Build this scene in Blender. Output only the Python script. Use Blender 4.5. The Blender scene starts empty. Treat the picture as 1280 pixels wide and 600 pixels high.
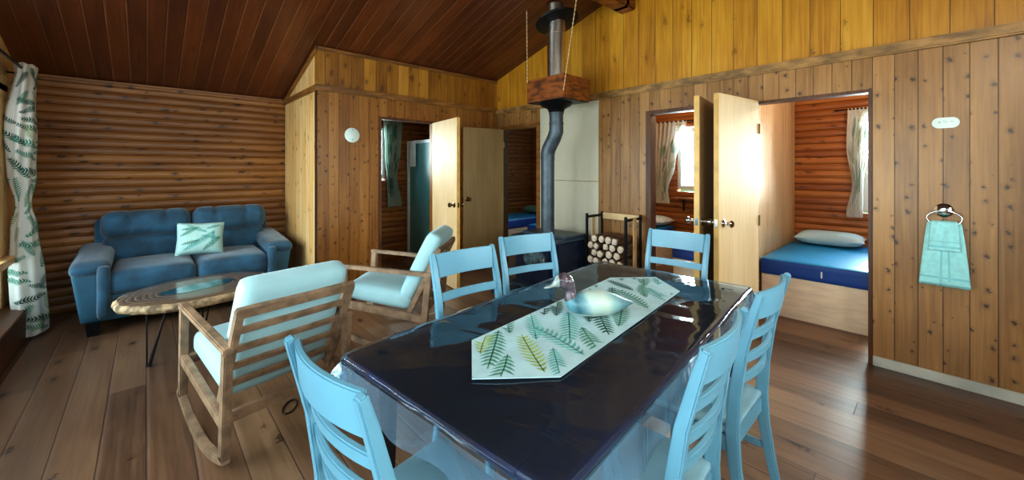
import bpy, bmesh, math, random
from mathutils import Vector, Matrix, noise
random.seed(7)
PI = math.pi
SC = bpy.context.scene
COL = SC.collection
V = Vector

# ------------------------------------------------------------------ colour / node helpers
def lin(c):
    if isinstance(c, str):
        c = [int(c[i:i + 2], 16) / 255 for i in (0, 2, 4)]
    return tuple((x / 12.92 if x <= .04045 else ((x + .055) / 1.055) ** 2.4) for x in c[:3]) + (1,)

class NT:
    def __init__(s, name):
        s.m = bpy.data.materials.new(name); s.m.use_nodes = True
        s.t = s.m.node_tree; s.t.nodes.clear()
        s.out = s.n('ShaderNodeOutputMaterial'); s.bs = s.n('ShaderNodeBsdfPrincipled')
        s.t.links.new(s.bs.outputs[0], s.out.inputs[0])
    def n(s, kind, **kw):
        x = s.t.nodes.new(kind)
        for k, v in kw.items(): setattr(x, k, v)
        return x
    def set(s, inp, v):
        if isinstance(v, bpy.types.NodeSocket): s.t.links.new(v, inp)
        elif v is not None: inp.default_value = v
    def math(s, op, a, b=None, c=None, clamp=False):
        x = s.n('ShaderNodeMath', operation=op, use_clamp=clamp)
        s.set(x.inputs[0], a); s.set(x.inputs[1], b)
        if c is not None: s.set(x.inputs[2], c)
        return x.outputs[0]
    def comb(s, x, y, z=0.0):
        c = s.n('ShaderNodeCombineXYZ')
        for i, v in enumerate((x, y, z)): s.set(c.inputs[i], v)
        return c.outputs[0]
    def coords(s, kind='Object'):
        tc = s.n('ShaderNodeTexCoord'); sp = s.n('ShaderNodeSeparateXYZ')
        s.t.links.new(tc.outputs[kind], sp.inputs[0])
        return tc.outputs[kind], sp.outputs
    def noise(s, vec, scale=1.0, detail=4.0, rough=.55, dist=0.0):
        x = s.n('ShaderNodeTexNoise'); s.set(x.inputs['Vector'], vec)
        x.inputs['Scale'].default_value = scale; x.inputs['Detail'].default_value = detail
        x.inputs['Roughness'].default_value = rough; x.inputs['Distortion'].default_value = dist
        return x.outputs['Fac']
    def mix(s, f, a, b, mode='MIX'):
        x = s.n('ShaderNodeMix', data_type='RGBA', blend_type=mode)
        s.set(x.inputs[0], f); s.set(x.inputs[6], a); s.set(x.inputs[7], b)
        return x.outputs[2]
    def ramp(s, f, stops):
        x = s.n('ShaderNodeValToRGB'); s.set(x.inputs[0], f)
        e = x.color_ramp.elements
        while len(e) < len(stops): e.new(.5)
        for el, (p, c) in zip(e, stops): el.position = p; el.color = lin(c) if isinstance(c, str) else c
        return x.outputs[0]
    def smooth(s, x, a, b, lo=0.0, hi=1.0):
        r = s.n('ShaderNodeMapRange', interpolation_type='SMOOTHSTEP')
        s.set(r.inputs[0], x)
        for i, v in enumerate((a, b, lo, hi)): r.inputs[i + 1].default_value = v
        return r.outputs[0]
    def bump(s, h, strength=.3, dist=.01):
        b = s.n('ShaderNodeBump'); b.inputs['Strength'].default_value = strength; b.inputs['Distance'].default_value = dist
        s.set(b.inputs['Height'], h); s.t.links.new(b.outputs[0], s.bs.inputs['Normal'])
    def fin(s, col=None, rough=.5, metal=0.0, spec=.5, coat=0.0, sheen=0.0):
        if isinstance(col, str): col = lin(col)
        s.set(s.bs.inputs['Base Color'], col); s.set(s.bs.inputs['Roughness'], rough)
        s.bs.inputs['Metallic'].default_value = metal
        s.bs.inputs['Specular IOR Level'].default_value = spec
        s.bs.inputs['Coat Weight'].default_value = coat; s.bs.inputs['Coat Roughness'].default_value = .12
        s.bs.inputs['Sheen Weight'].default_value = sheen
        return s.m

def simple(name, col, rough=.5, metal=0.0, spec=.5, var=.12, scale=6.0, bump=0.0, bscale=60.0, coat=0.0, sheen=0.0, stretch=None):
    t = NT(name); vec, o = t.coords()
    if stretch: vec = t.comb(*[t.math('MULTIPLY', o[i], stretch[i]) for i in range(3)])
    f = t.noise(vec, scale, 4)
    c = lin(col)
    dk = tuple(x * (1 - var * 1.6) for x in c[:3]) + (1,); lt = tuple(min(1, x * (1 + var)) for x in c[:3]) + (1,)
    colr = t.mix(t.smooth(f, .3, .7), dk, lt)
    if bump: t.bump(t.noise(vec, bscale, 3), bump, .01)
    return t.fin(colr, rough, metal, spec, coat, sheen)

def boards(name, across, along, w, stops, knots=.5, kcol='2a170c', groove='140a05', gw=.004, rough=.42,
           kscale=(8, 6), kr=.12, length=None, var=.45, bump=.35, spec=.5, off=0.0, line=None, kthr=.5):
    """vertical / horizontal boards with grain, per board tone, knots and grooves"""
    t = NT(name); vec, o = t.coords(); ix = 'XYZ'.index
    a, l = o[ix(across)], o[ix(along)]
    u = t.math('ADD', t.math('DIVIDE', a, w), off + 100.0)
    idn = t.math('FLOOR', u); fr = t.math('FRACT', u)
    wn = t.n('ShaderNodeTexWhiteNoise', noise_dimensions='1D'); t.set(wn.inputs['W'], idn)
    r = wn.outputs['Value']
    sh = t.math('MULTIPLY', r, 13.7)
    gv = t.comb(t.math('MULTIPLY', a, 45.0), t.math('ADD', t.math('MULTIPLY', l, 1.6), sh), sh)
    g = t.noise(gv, 1.0, 5, .6, .6)
    bv = t.comb(t.math('MULTIPLY', a, 5.0), t.math('ADD', t.math('MULTIPLY', l, 1.3), sh), sh)
    b = t.noise(bv, 1.0, 3)
    f = t.math('ADD', t.math('MULTIPLY', g, .55), t.math('MULTIPLY', b, .45))
    f = t.math('ADD', f, t.math('MULTIPLY', t.math('SUBTRACT', r, .5), var), clamp=True)
    if length:
        ln = t.math('ADD', t.math('DIVIDE', l, length), t.math('MULTIPLY', r, 7.3)); lf = t.math('FRACT', ln)
        wn2 = t.n('ShaderNodeTexWhiteNoise', noise_dimensions='2D'); t.set(wn2.inputs['Vector'], t.comb(idn, t.math('FLOOR', ln)))
        f = t.math('ADD', f, t.math('MULTIPLY', t.math('SUBTRACT', wn2.outputs['Value'], .5), .25), clamp=True)
    n = len(stops)
    col = t.ramp(f, [(.22 + .56 * i / (n - 1), c) for i, c in enumerate(stops)])
    vo = t.n('ShaderNodeTexVoronoi', voronoi_dimensions='2D'); vo.inputs['Scale'].default_value = 1
    kn = t.noise(t.comb(t.math('MULTIPLY', a, 34.0), t.math('MULTIPLY', l, 48.0), sh), 1.0, 2)
    t.set(vo.inputs['Vector'], t.comb(t.math('ADD', t.math('MULTIPLY', a, kscale[0]), t.math('MULTIPLY', kn, .42)), t.math('ADD', t.math('ADD', t.math('MULTIPLY', l, kscale[1]), sh), t.math('MULTIPLY', kn, .3))))
    sc = t.n('ShaderNodeSeparateColor'); t.t.links.new(vo.outputs['Color'], sc.inputs[0])
    gate = t.math('GREATER_THAN', sc.outputs[0], kthr)
    rad = t.math('MULTIPLY', t.math('ADD', .3, t.math('MULTIPLY', sc.outputs[1], 1.15)), kr)
    d = t.math('DIVIDE', vo.outputs['Distance'], rad)
    k = t.math('MULTIPLY', gate, t.smooth(d, .6, 1.15, 1.0, 0.0))
    halo = t.math('MULTIPLY', gate, t.smooth(d, .9, 2.6, .28, 0.0))
    col = t.mix(t.math('MULTIPLY', t.math('MAXIMUM', k, halo), knots), col, lin(kcol))
    e = t.math('MULTIPLY', t.math('MINIMUM', fr, t.math('SUBTRACT', 1.0, fr)), w)
    if length:
        e2 = t.math('MULTIPLY', t.math('MINIMUM', lf, t.math('SUBTRACT', 1.0, lf)), length)
        e = t.math('MINIMUM', e, t.math('ADD', e2, gw * .3))
    gm = t.smooth(e, gw * .35, gw, 1.0, 0.0)
    col = t.mix(t.math('MULTIPLY', gm, .85), col, lin(groove))
    if line:      # a thin pale arris beside each groove
        lm = t.math('MULTIPLY', t.smooth(t.math('ABSOLUTE', t.math('SUBTRACT', fr, .05)), 0.0, .05, 1.0, 0.0), t.noise(bv, 3.0, 2))
        col = t.mix(t.math('MULTIPLY', lm, .8), col, lin(line))
    h = t.math('SUBTRACT', t.math('MULTIPLY', g, .12), gm)
    t.bump(h, bump, .006)
    rr = t.math('ADD', t.math('MULTIPLY', g, .16), rough - .08)
    return t.fin(col, rr, 0, spec)

def glassy(name, tint, haze=.05, hazecol='bcd8e6', rough=.03, ior=1.5, wrinkle=0.0):
    t = NT(name); t.t.nodes.remove(t.bs)
    tr = t.n('ShaderNodeBsdfTransparent'); tr.inputs[0].default_value = lin(tint)
    gl = t.n('ShaderNodeBsdfGlossy'); gl.inputs['Roughness'].default_value = rough; gl.inputs[0].default_value = (.82, .92, 1, 1)
    df = t.n('ShaderNodeBsdfDiffuse'); df.inputs[0].default_value = lin(hazecol)
    fr = t.n('ShaderNodeFresnel'); fr.inputs[0].default_value = ior
    m1 = t.n('ShaderNodeMixShader'); m1.inputs[0].default_value = haze
    t.t.links.new(tr.outputs[0], m1.inputs[1]); t.t.links.new(df.outputs[0], m1.inputs[2])
    m2 = t.n('ShaderNodeMixShader'); t.t.links.new(fr.outputs[0], m2.inputs[0])
    t.t.links.new(m1.outputs[0], m2.inputs[1]); t.t.links.new(gl.outputs[0], m2.inputs[2])
    if wrinkle:
        vec, o = t.coords(); b = t.n('ShaderNodeBump'); b.inputs['Strength'].default_value = wrinkle; b.inputs['Distance'].default_value = .02
        wv = t.comb(t.math('MULTIPLY', o[0], 5.0), t.math('MULTIPLY', o[1], 2.5), t.math('MULTIPLY', o[2], 4.0))
        t.set(b.inputs['Height'], t.noise(wv, 1.0, 3, .5, .8))
        for x in (gl, fr): t.t.links.new(b.outputs[0], x.inputs['Normal'])
    t.t.links.new(m2.outputs[0], t.out.inputs[0])
    return t.m

# ------------------------------------------------------------------ mesh helpers
def wm(o):
    m = Matrix.LocRotScale(o.location, o.rotation_euler, o.scale)
    return wm(o.parent) @ m if o.parent else m

class MB:
    def __init__(s): s.bm = bmesh.new(); s.mi = 0
    def raw(s, vs, fs):
        v = [s.bm.verts.new(p) for p in vs]
        for f in fs:
            try: s.bm.faces.new([v[i] for i in f]).material_index = s.mi
            except ValueError: pass
        return v
    def box(s, c, d, rot=None):
        c = V(c); vs = []
        for x in (-.5, .5):
            for y in (-.5, .5):
                for z in (-.5, .5):
                    p = V((x * d[0], y * d[1], z * d[2])); vs.append(c + (rot @ p if rot else p))
        s.raw(vs, [(0, 1, 3, 2), (4, 6, 7, 5), (0, 4, 5, 1), (2, 3, 7, 6), (0, 2, 6, 4), (1, 5, 7, 3)]); return s
    def bb(s, x0, x1, y0, y1, z0, z1):
        return s.box(((x0 + x1) / 2, (y0 + y1) / 2, (z0 + z1) / 2), (abs(x1 - x0), abs(y1 - y0), abs(z1 - z0)))
    def sweep(s, pts, w, h, side):
        """rectangular section swept along pts; w along side, h across; w,h may be lists"""
        pts = [V(p) for p in pts]; side = V(side).normalized(); n = len(pts); vs = []
        for i, p in enumerate(pts):
            t = (pts[min(i + 1, n - 1)] - pts[max(i - 1, 0)]).normalized()
            nn = t.cross(side).normalized(); sd = nn.cross(t).normalized()
            a = (w[i] if isinstance(w, (list, tuple)) else w) / 2; b = (h[i] if isinstance(h, (list, tuple)) else h) / 2
            vs += [p + sd * a + nn * b, p - sd * a + nn * b, p - sd * a - nn * b, p + sd * a - nn * b]
        fs = [(3, 2, 1, 0), tuple(4 * (n - 1) + k for k in range(4))]
        for i in range(n - 1):
            for k in range(4): fs.append((4 * i + k, 4 * i + (k + 1) % 4, 4 * i + 4 + (k + 1) % 4, 4 * i + 4 + k))
        s.raw(vs, fs); return s
    def tube(s, pts, r, n=10, closed=False, cap=True):
        pts = [V(p) for p in pts]; m = len(pts); rs = r if isinstance(r, (list, tuple)) else [r] * m
        t0 = (pts[1] - pts[0]).normalized(); up = V((0, 0, 1)) if abs(t0.z) < .9 else V((1, 0, 0))
        u = t0.cross(up).normalized(); vs = []
        for i, p in enumerate(pts):
            if closed: t = (pts[(i + 1) % m] - pts[i - 1]).normalized()
            else: t = (pts[min(i + 1, m - 1)] - pts[max(i - 1, 0)]).normalized()
            u = (u - t * u.dot(t)).normalized(); w = t.cross(u)
            for k in range(n):
                a = 2 * PI * k / n; vs.append(p + (u * math.cos(a) + w * math.sin(a)) * rs[i])
        fs = []
        for i in range(m if closed else m - 1):
            j = (i + 1) % m
            for k in range(n): fs.append((i * n + k, i * n + (k + 1) % n, j * n + (k + 1) % n, j * n + k))
        if not closed and cap: fs += [tuple(range(n))[::-1], tuple((m - 1) * n + k for k in range(n))]
        s.raw(vs, fs); return s
    def lathe(s, prof, c=(0, 0, 0), n=24, rot=None):
        c = V(c); vs = []
        for r, z in prof:
            for k in range(n):
                a = 2 * PI * k / n; p = V((max(r, 1e-5) * math.cos(a), max(r, 1e-5) * math.sin(a), z)); vs.append(c + (rot @ p if rot else p))
        fs = [tuple(range(n))[::-1], tuple((len(prof) - 1) * n + k for k in range(n))]
        for i in range(len(prof) - 1):
            for k in range(n): fs.append((i * n + k, i * n + (k + 1) % n, (i + 1) * n + (k + 1) % n, (i + 1) * n + k))
        s.raw(vs, fs); return s
    def prism(s, poly, fn, a, b):
        """poly: 2-D points, fn(p,q,t)->3-D point, extruded from t=a to t=b"""
        n = len(poly); vs = [fn(p, q, a) for p, q in poly] + [fn(p, q, b) for p, q in poly]
        fs = [tuple(range(n))[::-1], tuple(range(n, 2 * n))] + [(i, (i + 1) % n, n + (i + 1) % n, n + i) for i in range(n)]
        s.raw(vs, fs); return s
    def grid(s, fn, nu, nv, wrap=False):
        vs = [fn(i / (nu if wrap else nu - 1), j / (nv - 1)) for j in range(nv) for i in range(nu)]
        fs = []
        for j in range(nv - 1):
            for i in range(nu if wrap else nu - 1):
                k = (i + 1) % nu; fs.append((j * nu + i, j * nu + k, (j + 1) * nu + k, (j + 1) * nu + i))
        s.raw(vs, fs); return s
    def soft(s, c, d, r=.04, puff=0.0, rot=None, n=9, mod=None):
        """rounded, puffed cushion block; mod(p)->p in local space"""
        c = V(c); h = V(d) / 2; r = min(r, *[x * .98 for x in h]); cache = {}; vs = []; fs = []
        def key(p):
            k = tuple(round(x, 5) for x in p)
            if k not in cache:
                q = V(p); P = V([q[i] * h[i] for i in range(3)])
                inner = V([max(-h[i] + r, min(h[i] - r, P[i])) for i in range(3)])
                dv = P - inner
                if dv.length > 1e-9: P = inner + dv.normalized() * r * min(1, dv.length / r)
                if puff:
                    f = [max(0, 1 - q[i] * q[i]) for i in range(3)]
                    a = min(range(3), key=lambda i: h[i]); o = [i for i in range(3) if i != a]
                    P[a] += (1 if q[a] > 0 else -1) * abs(q[a]) * puff * (f[o[0]] * f[o[1]]) ** .5
                if mod: P = mod(P)
                cache[k] = len(vs); vs.append(c + (rot @ P if rot else P))
            return cache[k]
        L = [math.sin(PI / 2 * (-1 + 2 * i / n)) for i in range(n + 1)]
        for ax in range(3):
            for sg in (-1, 1):
                for i in range(n):
                    for j in range(n):
                        def P(a, b):
                            p = [0, 0, 0]; p[ax] = sg; p[(ax + 1) % 3] = L[a]; p[(ax + 2) % 3] = L[b]; return p
                        f = [key(P(i, j)), key(P(i + 1, j)), key(P(i + 1, j + 1)), key(P(i, j + 1))]
                        fs.append(f if sg > 0 else f[::-1])
        s.raw(vs, fs); return s
    def build(s, name, mats, parent=None, smooth=None, bevel=0.0, world=False, loc=None, fix=True):
        if fix: bmesh.ops.recalc_face_normals(s.bm, faces=s.bm.faces)
        if bevel:
            es = [e for e in s.bm.edges if len(e.link_faces) == 2 and e.calc_face_angle(0) > .6]
            bmesh.ops.bevel(s.bm, geom=es, offset=bevel, segments=2, affect='EDGES', clamp_overlap=True)
        me = bpy.data.meshes.new(name)
        if world and parent: s.bm.transform(wm(parent).inverted())
        elif loc is not None: s.bm.transform(Matrix.Translation(-V(loc)))
        s.bm.to_mesh(me); s.bm.free()
        for m in (mats if isinstance(mats, (list, tuple)) else [mats]): me.materials.append(m)
        if smooth is None: smooth = 40
        if smooth:
            me.shade_smooth(); me.set_sharp_from_angle(angle=math.radians(smooth))
        o = bpy.data.objects.new(name, me); COL.objects.link(o)
        if parent: o.parent = parent
        elif loc is not None: o.location = loc
        return o

def tag(o, label=None, cat=None, group=None, kind=None):
    if label: o['label'] = label
    if cat: o['category'] = cat
    if group: o['group'] = group
    if kind: o['kind'] = kind
    return o
def thing(name, label, cat, loc=(0, 0, 0), rz=0.0, group=None, rx=0.0):
    o = bpy.data.objects.new(name, None); COL.objects.link(o); o.empty_display_size = .1
    o.location = loc; o.rotation_euler = (rx, 0, rz); return tag(o, label, cat, group)
def dup(root, loc, rz, label, rx=0.0):
    r = root.copy(); COL.objects.link(r); r.location = loc; r.rotation_euler = (rx, 0, rz); r['label'] = label
    for ch in list(root.children):
        c = ch.copy(); COL.objects.link(c); c.parent = r
        for g in list(ch.children):
            d = g.copy(); COL.objects.link(d); d.parent = c
    return r
def struct(o): o['kind'] = 'structure'; return o
def sstep(a, b, x):
    t = max(0, min(1, (x - a) / (b - a))); return t * t * (3 - 2 * t)
def lerpt(tab, z):
    if z <= tab[0][0]: return tab[0][1]
    for (a, b), (c, d) in zip(tab, tab[1:]):
        if z <= c:
            t = (z - a) / (c - a); t = t * t * (3 - 2 * t); return b + (d - b) * t
    return tab[-1][1]
RX = lambda a: Matrix.Rotation(a, 3, 'X')
RY = lambda a: Matrix.Rotation(a, 3, 'Y')
RZ = lambda a: Matrix.Rotation(a, 3, 'Z')

# fern fronds as flat printed pattern: polygons in (u,v), carried by a surface function
def fern(cx, cy, ang, ln, wd, n=11, curve=.5):
    polys = []
    ca, sa = math.cos(ang), math.sin(ang)
    def T(x, y): return (cx + ca * x - sa * y, cy + sa * x + ca * y)
    def mid(t): return (ln * t, curve * ln * .25 * t * t)
    for i in range(n):
        t = .06 + .9 * i / n
        a = 1 - t; L = wd * (math.sin(PI * min(1, .18 + .82 * a)) ** .7) * (.35 + .65 * a) + .004
        m = mid(t); dx, dy = 1, curve * .5 * t
        q = math.hypot(dx, dy); dx, dy = dx / q, dy / q
        b = ln / n * .36
        for sd in (-1, 1):
            nx, ny = -dy * sd, dx * sd
            ex, ey = nx * .86 + dx * .5, ny * .86 + dy * .5
            p = [(m[0] - dx * b * .7, m[1] - dy * b * .7), (m[0] + ex * L * .5 - dx * b * .8, m[1] + ey * L * .5 - dy * b * .8),
                 (m[0] + ex * L + dx * b * .6, m[1] + ey * L + dy * b * .6),
                 (m[0] + ex * L * .5 + dx * b * .75, m[1] + ey * L * .5 + dy * b * .75), (m[0] + dx * b * .7, m[1] + dy * b * .7)]
            polys.append([T(*k) for k in p])
    for i in range(n):
        a0, a1 = mid(i / n), mid((i + 1) / n); w = ln * .008
        polys.append([T(a0[0], a0[1] - w), T(a1[0], a1[1] - w), T(a1[0], a1[1] + w), T(a0[0], a0[1] + w)])
    return polys
def ferns(mb, surf, items, inside, mats):
    for it, mi in items:
        mb.mi = mi
        for poly in fern(*it):
            if all(inside(u, v) for u, v in poly):
                mb.raw([surf(u, v) for u, v in poly], [tuple(range(len(poly)))])
    mb.mi = 0

# ------------------------------------------------------------------ materials
M = {}
M['knotty'] = boards('knotty_pine_boards', 'Y', 'Z', .118, ['6f4a24', '8f6638', 'a87c48', 'b98f60'], knots=.85, kcol='2c1c18', kscale=(11, 8.5), kr=.105, kthr=.42, rough=.36, off=.22, var=.22, gw=.003)
M['knotty_x'] = boards('knotty_pine_boards_bathroom', 'X', 'Z', .115, ['64380f', '86541e', '9c682c', 'b07e42'], knots=.9, kcol='28120a', kscale=(12, 10), kr=.10, rough=.4, off=.1, kthr=.35, var=.22, gw=.003)
M['pine_side'] = boards('pale_pine_boards', 'Y', 'Z', .14, ['bd884a', 'd6a868', 'e4c08a', 'ecd2a8'], knots=.7, kcol='5a3818', kscale=(8, 5), kr=.1, rough=.4, var=.2, gw=.003)
M['golden'] = boards('golden_gable_boards', 'Y', 'Z', .19, ['86500c', 'b0781a', 'c9922a', 'd6aa48'], knots=.55, kcol='5a3408', kscale=(5, 2.5), kr=.1, rough=.38, off=.3, groove='3a2206', var=.16, gw=.0035)
M['golden_x'] = boards('golden_header_boards', 'X', 'Z', .145, ['6c3f0c', '935f18', 'b07a28', 'c28f3a'], knots=.6, kcol='3f2008', kscale=(7, 4), kr=.14, rough=.42, groove='2c1804', var=.3, gw=.003)
M['ceil'] = boards('dark_stained_ceiling_boards', 'X', 'Y', .13, ['3a1a0a', '522710', '683414', '7a401a'], knots=.4, kcol='1e0c06', kscale=(5, 2), kr=.09, rough=.36, line='a87a4c', groove='140804', spec=.5, var=.2, gw=.003)
M['floor'] = boards('brown_floor_boards', 'X', 'Y', .18, ['51392a', '6f523d', '85654b', '97775b'], knots=.85, kcol='2a1812', kscale=(5, 2.5), kr=.1, rough=.34, length=2.6, line='96786a', groove='20120a', gw=.003, var=.14, spec=.55)
M['logs'] = boards('half_log_siding', 'Z', 'X', .084, ['583312', '7a4a1c', '946028', 'a87438'], knots=.85, kcol='2a140a', kscale=(11, 5), kr=.14, rough=.42, groove='2a1408', gw=.004, var=.18)
M['logs_y'] = boards('half_log_siding_bedroom', 'Z', 'Y', .084, ['6a3412', '92521f', 'ae6c30', 'c28644'], knots=.65, kcol='381408', kscale=(11, 4), kr=.12, rough=.4, groove='2c0e06', gw=.0045, var=.2)
M['partition'] = boards('bright_pine_partition', 'X', 'Z', .1, ['b88a5c', 'd0a878', 'debc90', 'e6cca6'], knots=.35, kcol='8a5630', kscale=(8, 4), kr=.09, rough=.3, groove='9a7048', gw=.003, var=.15)
M['trim'] = simple('stained_pine_trim', '8a5c2a', .42, var=.25, scale=4, stretch=(1, 1, 6))
M['trim_dk'] = simple('dark_door_casing', '5c3416', .45, var=.3, scale=4, stretch=(6, 6, .8))
M['ledge'] = simple('weathered_pine_ledge', '9c7644', .42, var=.3, scale=5, stretch=(3, 1.2, 3))
M['base'] = simple('pale_sheen_baseboard', 'c4c4b8', .35, var=.15, scale=3)  # pale tone puts reflected light into the baseboard colour
M['door'] = boards('blond_plywood_door', 'X', 'Z', .9, ['bd9a68', 'd2b184', 'dcbf96', 'e2c9a4'], knots=0, rough=.5, spec=.2, var=.1, gw=.0001, bump=.04)
M['door_dk'] = boards('aged_plywood_door', 'X', 'Z', .9, ['8a6e42', 'a0855a', 'ae946a', 'b8a27c'], knots=0, rough=.36, var=.1, gw=.0001, bump=.04)
M['edge'] = simple('door_edge_wood', 'cda45e', .4, var=.12)
M['chrome'] = simple('polished_chrome', 'd8dade', .12, 1.0, var=.03)
M['brass'] = simple('aged_brass', '6e5a38', .3, 1.0, var=.1)
M['white_frame'] = simple('white_paint', 'd6dcdc', .4, var=.05)
M['glass'] = glassy('window_glass', 'f4faf8', .01)
M['shower'] = simple('frosted_shower_panel', '5f9a98', .3, var=.08, scale=1)
M['ply_black'] = simple('black_steel', '14161a', .4, .6, var=.1)
M['pipe'] = simple('black_stovepipe', '4a545c', .45, .35, var=.2, scale=8)
M['steel'] = simple('stainless_chimney', 'dcd8d0', .28, 1.0, var=.12, scale=2, stretch=(1, 1, .3))
M['hoodwood'] = simple('reddish_stained_box_wood', '7c4316', .42, var=.4, scale=5, stretch=(1.5, 1.5, 5))
M['cement'] = simple('pale_cement_board', 'c3bda9', .55, var=.08, scale=1.2, stretch=(1, 1, .5))
M['stove'] = simple('blue_black_stove_enamel', '16233a', .32, .2, var=.15)
M['stovetop'] = simple('stove_top_plate', '3b4c5c', .4, .3, var=.15)
M['stoveglass'] = simple('sooty_stove_glass', '50636a', .2, var=.35, scale=14)
M['brick'] = simple('hearth_slab', '2c3a52', .6, var=.2, scale=10)
M['bark'] = simple('firewood_bark', '7a5f48', .8, var=.4, scale=14, bump=.6)
M['cut'] = simple('firewood_cut_face', 'd9c6b2', .7, var=.22, scale=18)
M['straplight'] = simple('pale_wood_strip', 'd2b48a', .5, var=.12)
M['blue'] = simple('light_blue_chair_paint', '6494a8', .35, var=.05, scale=3, spec=.5)
M['seatblue'] = simple('worn_light_blue_seat_paint', '7c9eaa', .4, var=.08, scale=5)
M['rockwood'] = simple('weathered_teak_frame', '8f745c', .5, var=.22, scale=5, stretch=(3, 3, 3))
M['cushion'] = simple('pale_aqua_cushion_fabric', '9cc0c6', .85, var=.05, scale=3, bump=.12, bscale=220, sheen=.2)
M['piping'] = simple('aqua_cushion_piping', 'a3c3c2', .8, var=.03)
M['sofa'] = simple('blue_sofa_microsuede', '25546e', .72, var=.3, scale=4, bump=.15, bscale=30, sheen=.35)
M['sofa_dk'] = simple('blue_sofa_leather_front', '33647c', .5, var=.12, scale=3)
M['tabletop'] = boards('walnut_blue_sheen_top', 'Y', 'X', .16, ['17153a', '221c42', '38242e', '54362c'], knots=.15, kscale=(3, 2), rough=.3, groove='0c0810', gw=.002, var=.25, bump=.05)  # navy stops paint bluish window reflections into the dark wood
M['tablewood'] = simple('dark_table_wood', '2a1c1e', .4, var=.2)
M['plastic'] = glassy('clear_vinyl_sheet', 'eef4f8', .03, 'a4c8f0', .05, 1.5, wrinkle=.22)
M['plastic_edge'] = glassy('clear_vinyl_hanging_edge', 'dcebf6', .17, 'a9cdea', .08, 1.6, wrinkle=.5)
M['runner'] = simple('pale_printed_runner_cloth', 'a4c2c8', .8, var=.06, scale=9)
def cloth_mat(name, col):
    t = NT(name); vec, o = t.coords()
    c = t.mix(t.noise(vec, 8.0, 2), lin(col), tuple(x * .9 for x in lin(col)[:3]) + (1,)); t.fin(c, .85)
    tl = t.n('ShaderNodeBsdfTranslucent'); t.set(tl.inputs[0], c)
    mx = t.n('ShaderNodeMixShader'); mx.inputs[0].default_value = .45
    t.t.links.new(t.bs.outputs[0], mx.inputs[1]); t.t.links.new(tl.outputs[0], mx.inputs[2]); t.t.links.new(mx.outputs[0], t.out.inputs[0])
    return t.m
M['curtain'] = cloth_mat('white_curtain_cloth', 'f4f4ee')
M['f_dark'] = simple('dark_green_fern_print', '2f5a4c', .85, var=.15, scale=20)
M['f_mid'] = simple('mid_green_fern_print', '4f8a76', .85, var=.15, scale=20)
M['f_lime'] = simple('yellow_green_fern_print', '94ad6c', .85, var=.15, scale=20)
M['f_teal'] = simple('teal_fern_print', '62a8a2', .85, var=.15, scale=20)
M['f_pale'] = simple('pale_sage_leaf_print', 'a9b58e', .85, var=.15, scale=20)
M['mattress'] = simple('lit_blue_mattress_top', '118cc4', .4, var=.06)  # lit tone of the mattress blue, painted on the top
M['matt_side'] = simple('shaded_blue_mattress_side', '0c46a0', .5, var=.06)  # shaded tone of the same blue, painted on the sides
M['bedbox'] = simple('whitewashed_pine_bed_box', 'f0e4d2', .5, var=.07, scale=4, stretch=(2, 1, 6))
M['pillow'] = simple('pale_blue_pillow_case', 'b6d2dc', .8, var=.06, scale=3)
M['pillow_dots'] = simple('white_spotted_pillow_case', 'd8e4e8', .8, var=.15, scale=26)
M['towel'] = simple('aqua_terry_towel', 'a2dcdc', .9, var=.06, scale=30, bump=.3, bscale=300)
M['towel_band'] = simple('aqua_towel_woven_band', '84c8cc', .8, var=.05)
M['plaque'] = simple('white_enamel_plate', 'd5e2dc', .4, var=.04)
M['mark'] = simple('faded_grey_marking', '9db4ae', .6, var=.1)
M['resin'] = simple('blue_resin_pool', '2b5a6a', .08, var=.25, scale=5, coat=1.0)
M['liveedge'] = simple('pale_live_edge_bark', 'b59b78', .7, var=.45, scale=16, bump=.6, bscale=24)
def duck_mat():
    t = NT('painted_decoy_body_bands'); vec, o = t.coords()
    x = t.math('ADD', o[0], t.math('MULTIPLY', t.math('SUBTRACT', t.noise(vec, 30.0, 3), .5), .035))
    x = t.math('SUBTRACT', x, t.math('MULTIPLY', o[2], .25))
    f = t.smooth(x, -.20, .12)
    r = t.n('ShaderNodeMapRange'); t.set(r.inputs[0], x); r.inputs[1].default_value = -.20; r.inputs[2].default_value = .10
    c = t.ramp(r.outputs[0], [(0, '3f5a64'), (.22, '5f8890'), (.36, '8fb0b0'), (.46, 'b0c0b4'), (.70, 'a9bdb6'), (.78, '6d939c'), (.9, '39636f'), (1, '5a8a96')])
    c = t.mix(t.smooth(o[2], .012, .03, 1.0, 0.0), c, lin('d8dccb'))
    return t.fin(c, .42, 0, .5)
M['d_body'] = duck_mat()
M['d_breast'] = simple('painted_decoy_teal_breast', '4a7480', .35, var=.25, scale=22)
M['d_head'] = simple('painted_decoy_russet_head', '51454d', .25, var=.35, scale=30)
M['d_bill'] = simple('painted_decoy_bill', '8f9a98', .35, var=.2, scale=30)
M['d_tail'] = simple('painted_decoy_tail', '4d6a74', .4, var=.3, scale=25)
def ring_mat():
    t = NT('walnut_ring_slab'); vec, o = t.coords()
    x = t.math('DIVIDE', o[0], .62); y = t.math('DIVIDE', o[1], .42)
    r = t.math('SQRT', t.math('ADD', t.math('MULTIPLY', x, x), t.math('MULTIPLY', y, y)))
    r = t.math('ADD', r, t.math('MULTIPLY', t.noise(vec, 4.0, 2), .12))
    w = t.math('FRACT', t.math('MULTIPLY', r, 15.0))
    c = t.ramp(w, [(0, '4a3a33'), (.5, '74604f'), (.9, '8d7a66'), (1, '4a3a33')])
    return t.fin(c, .25, 0, .5, coat=.4)
M['rings'] = ring_mat()
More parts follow.
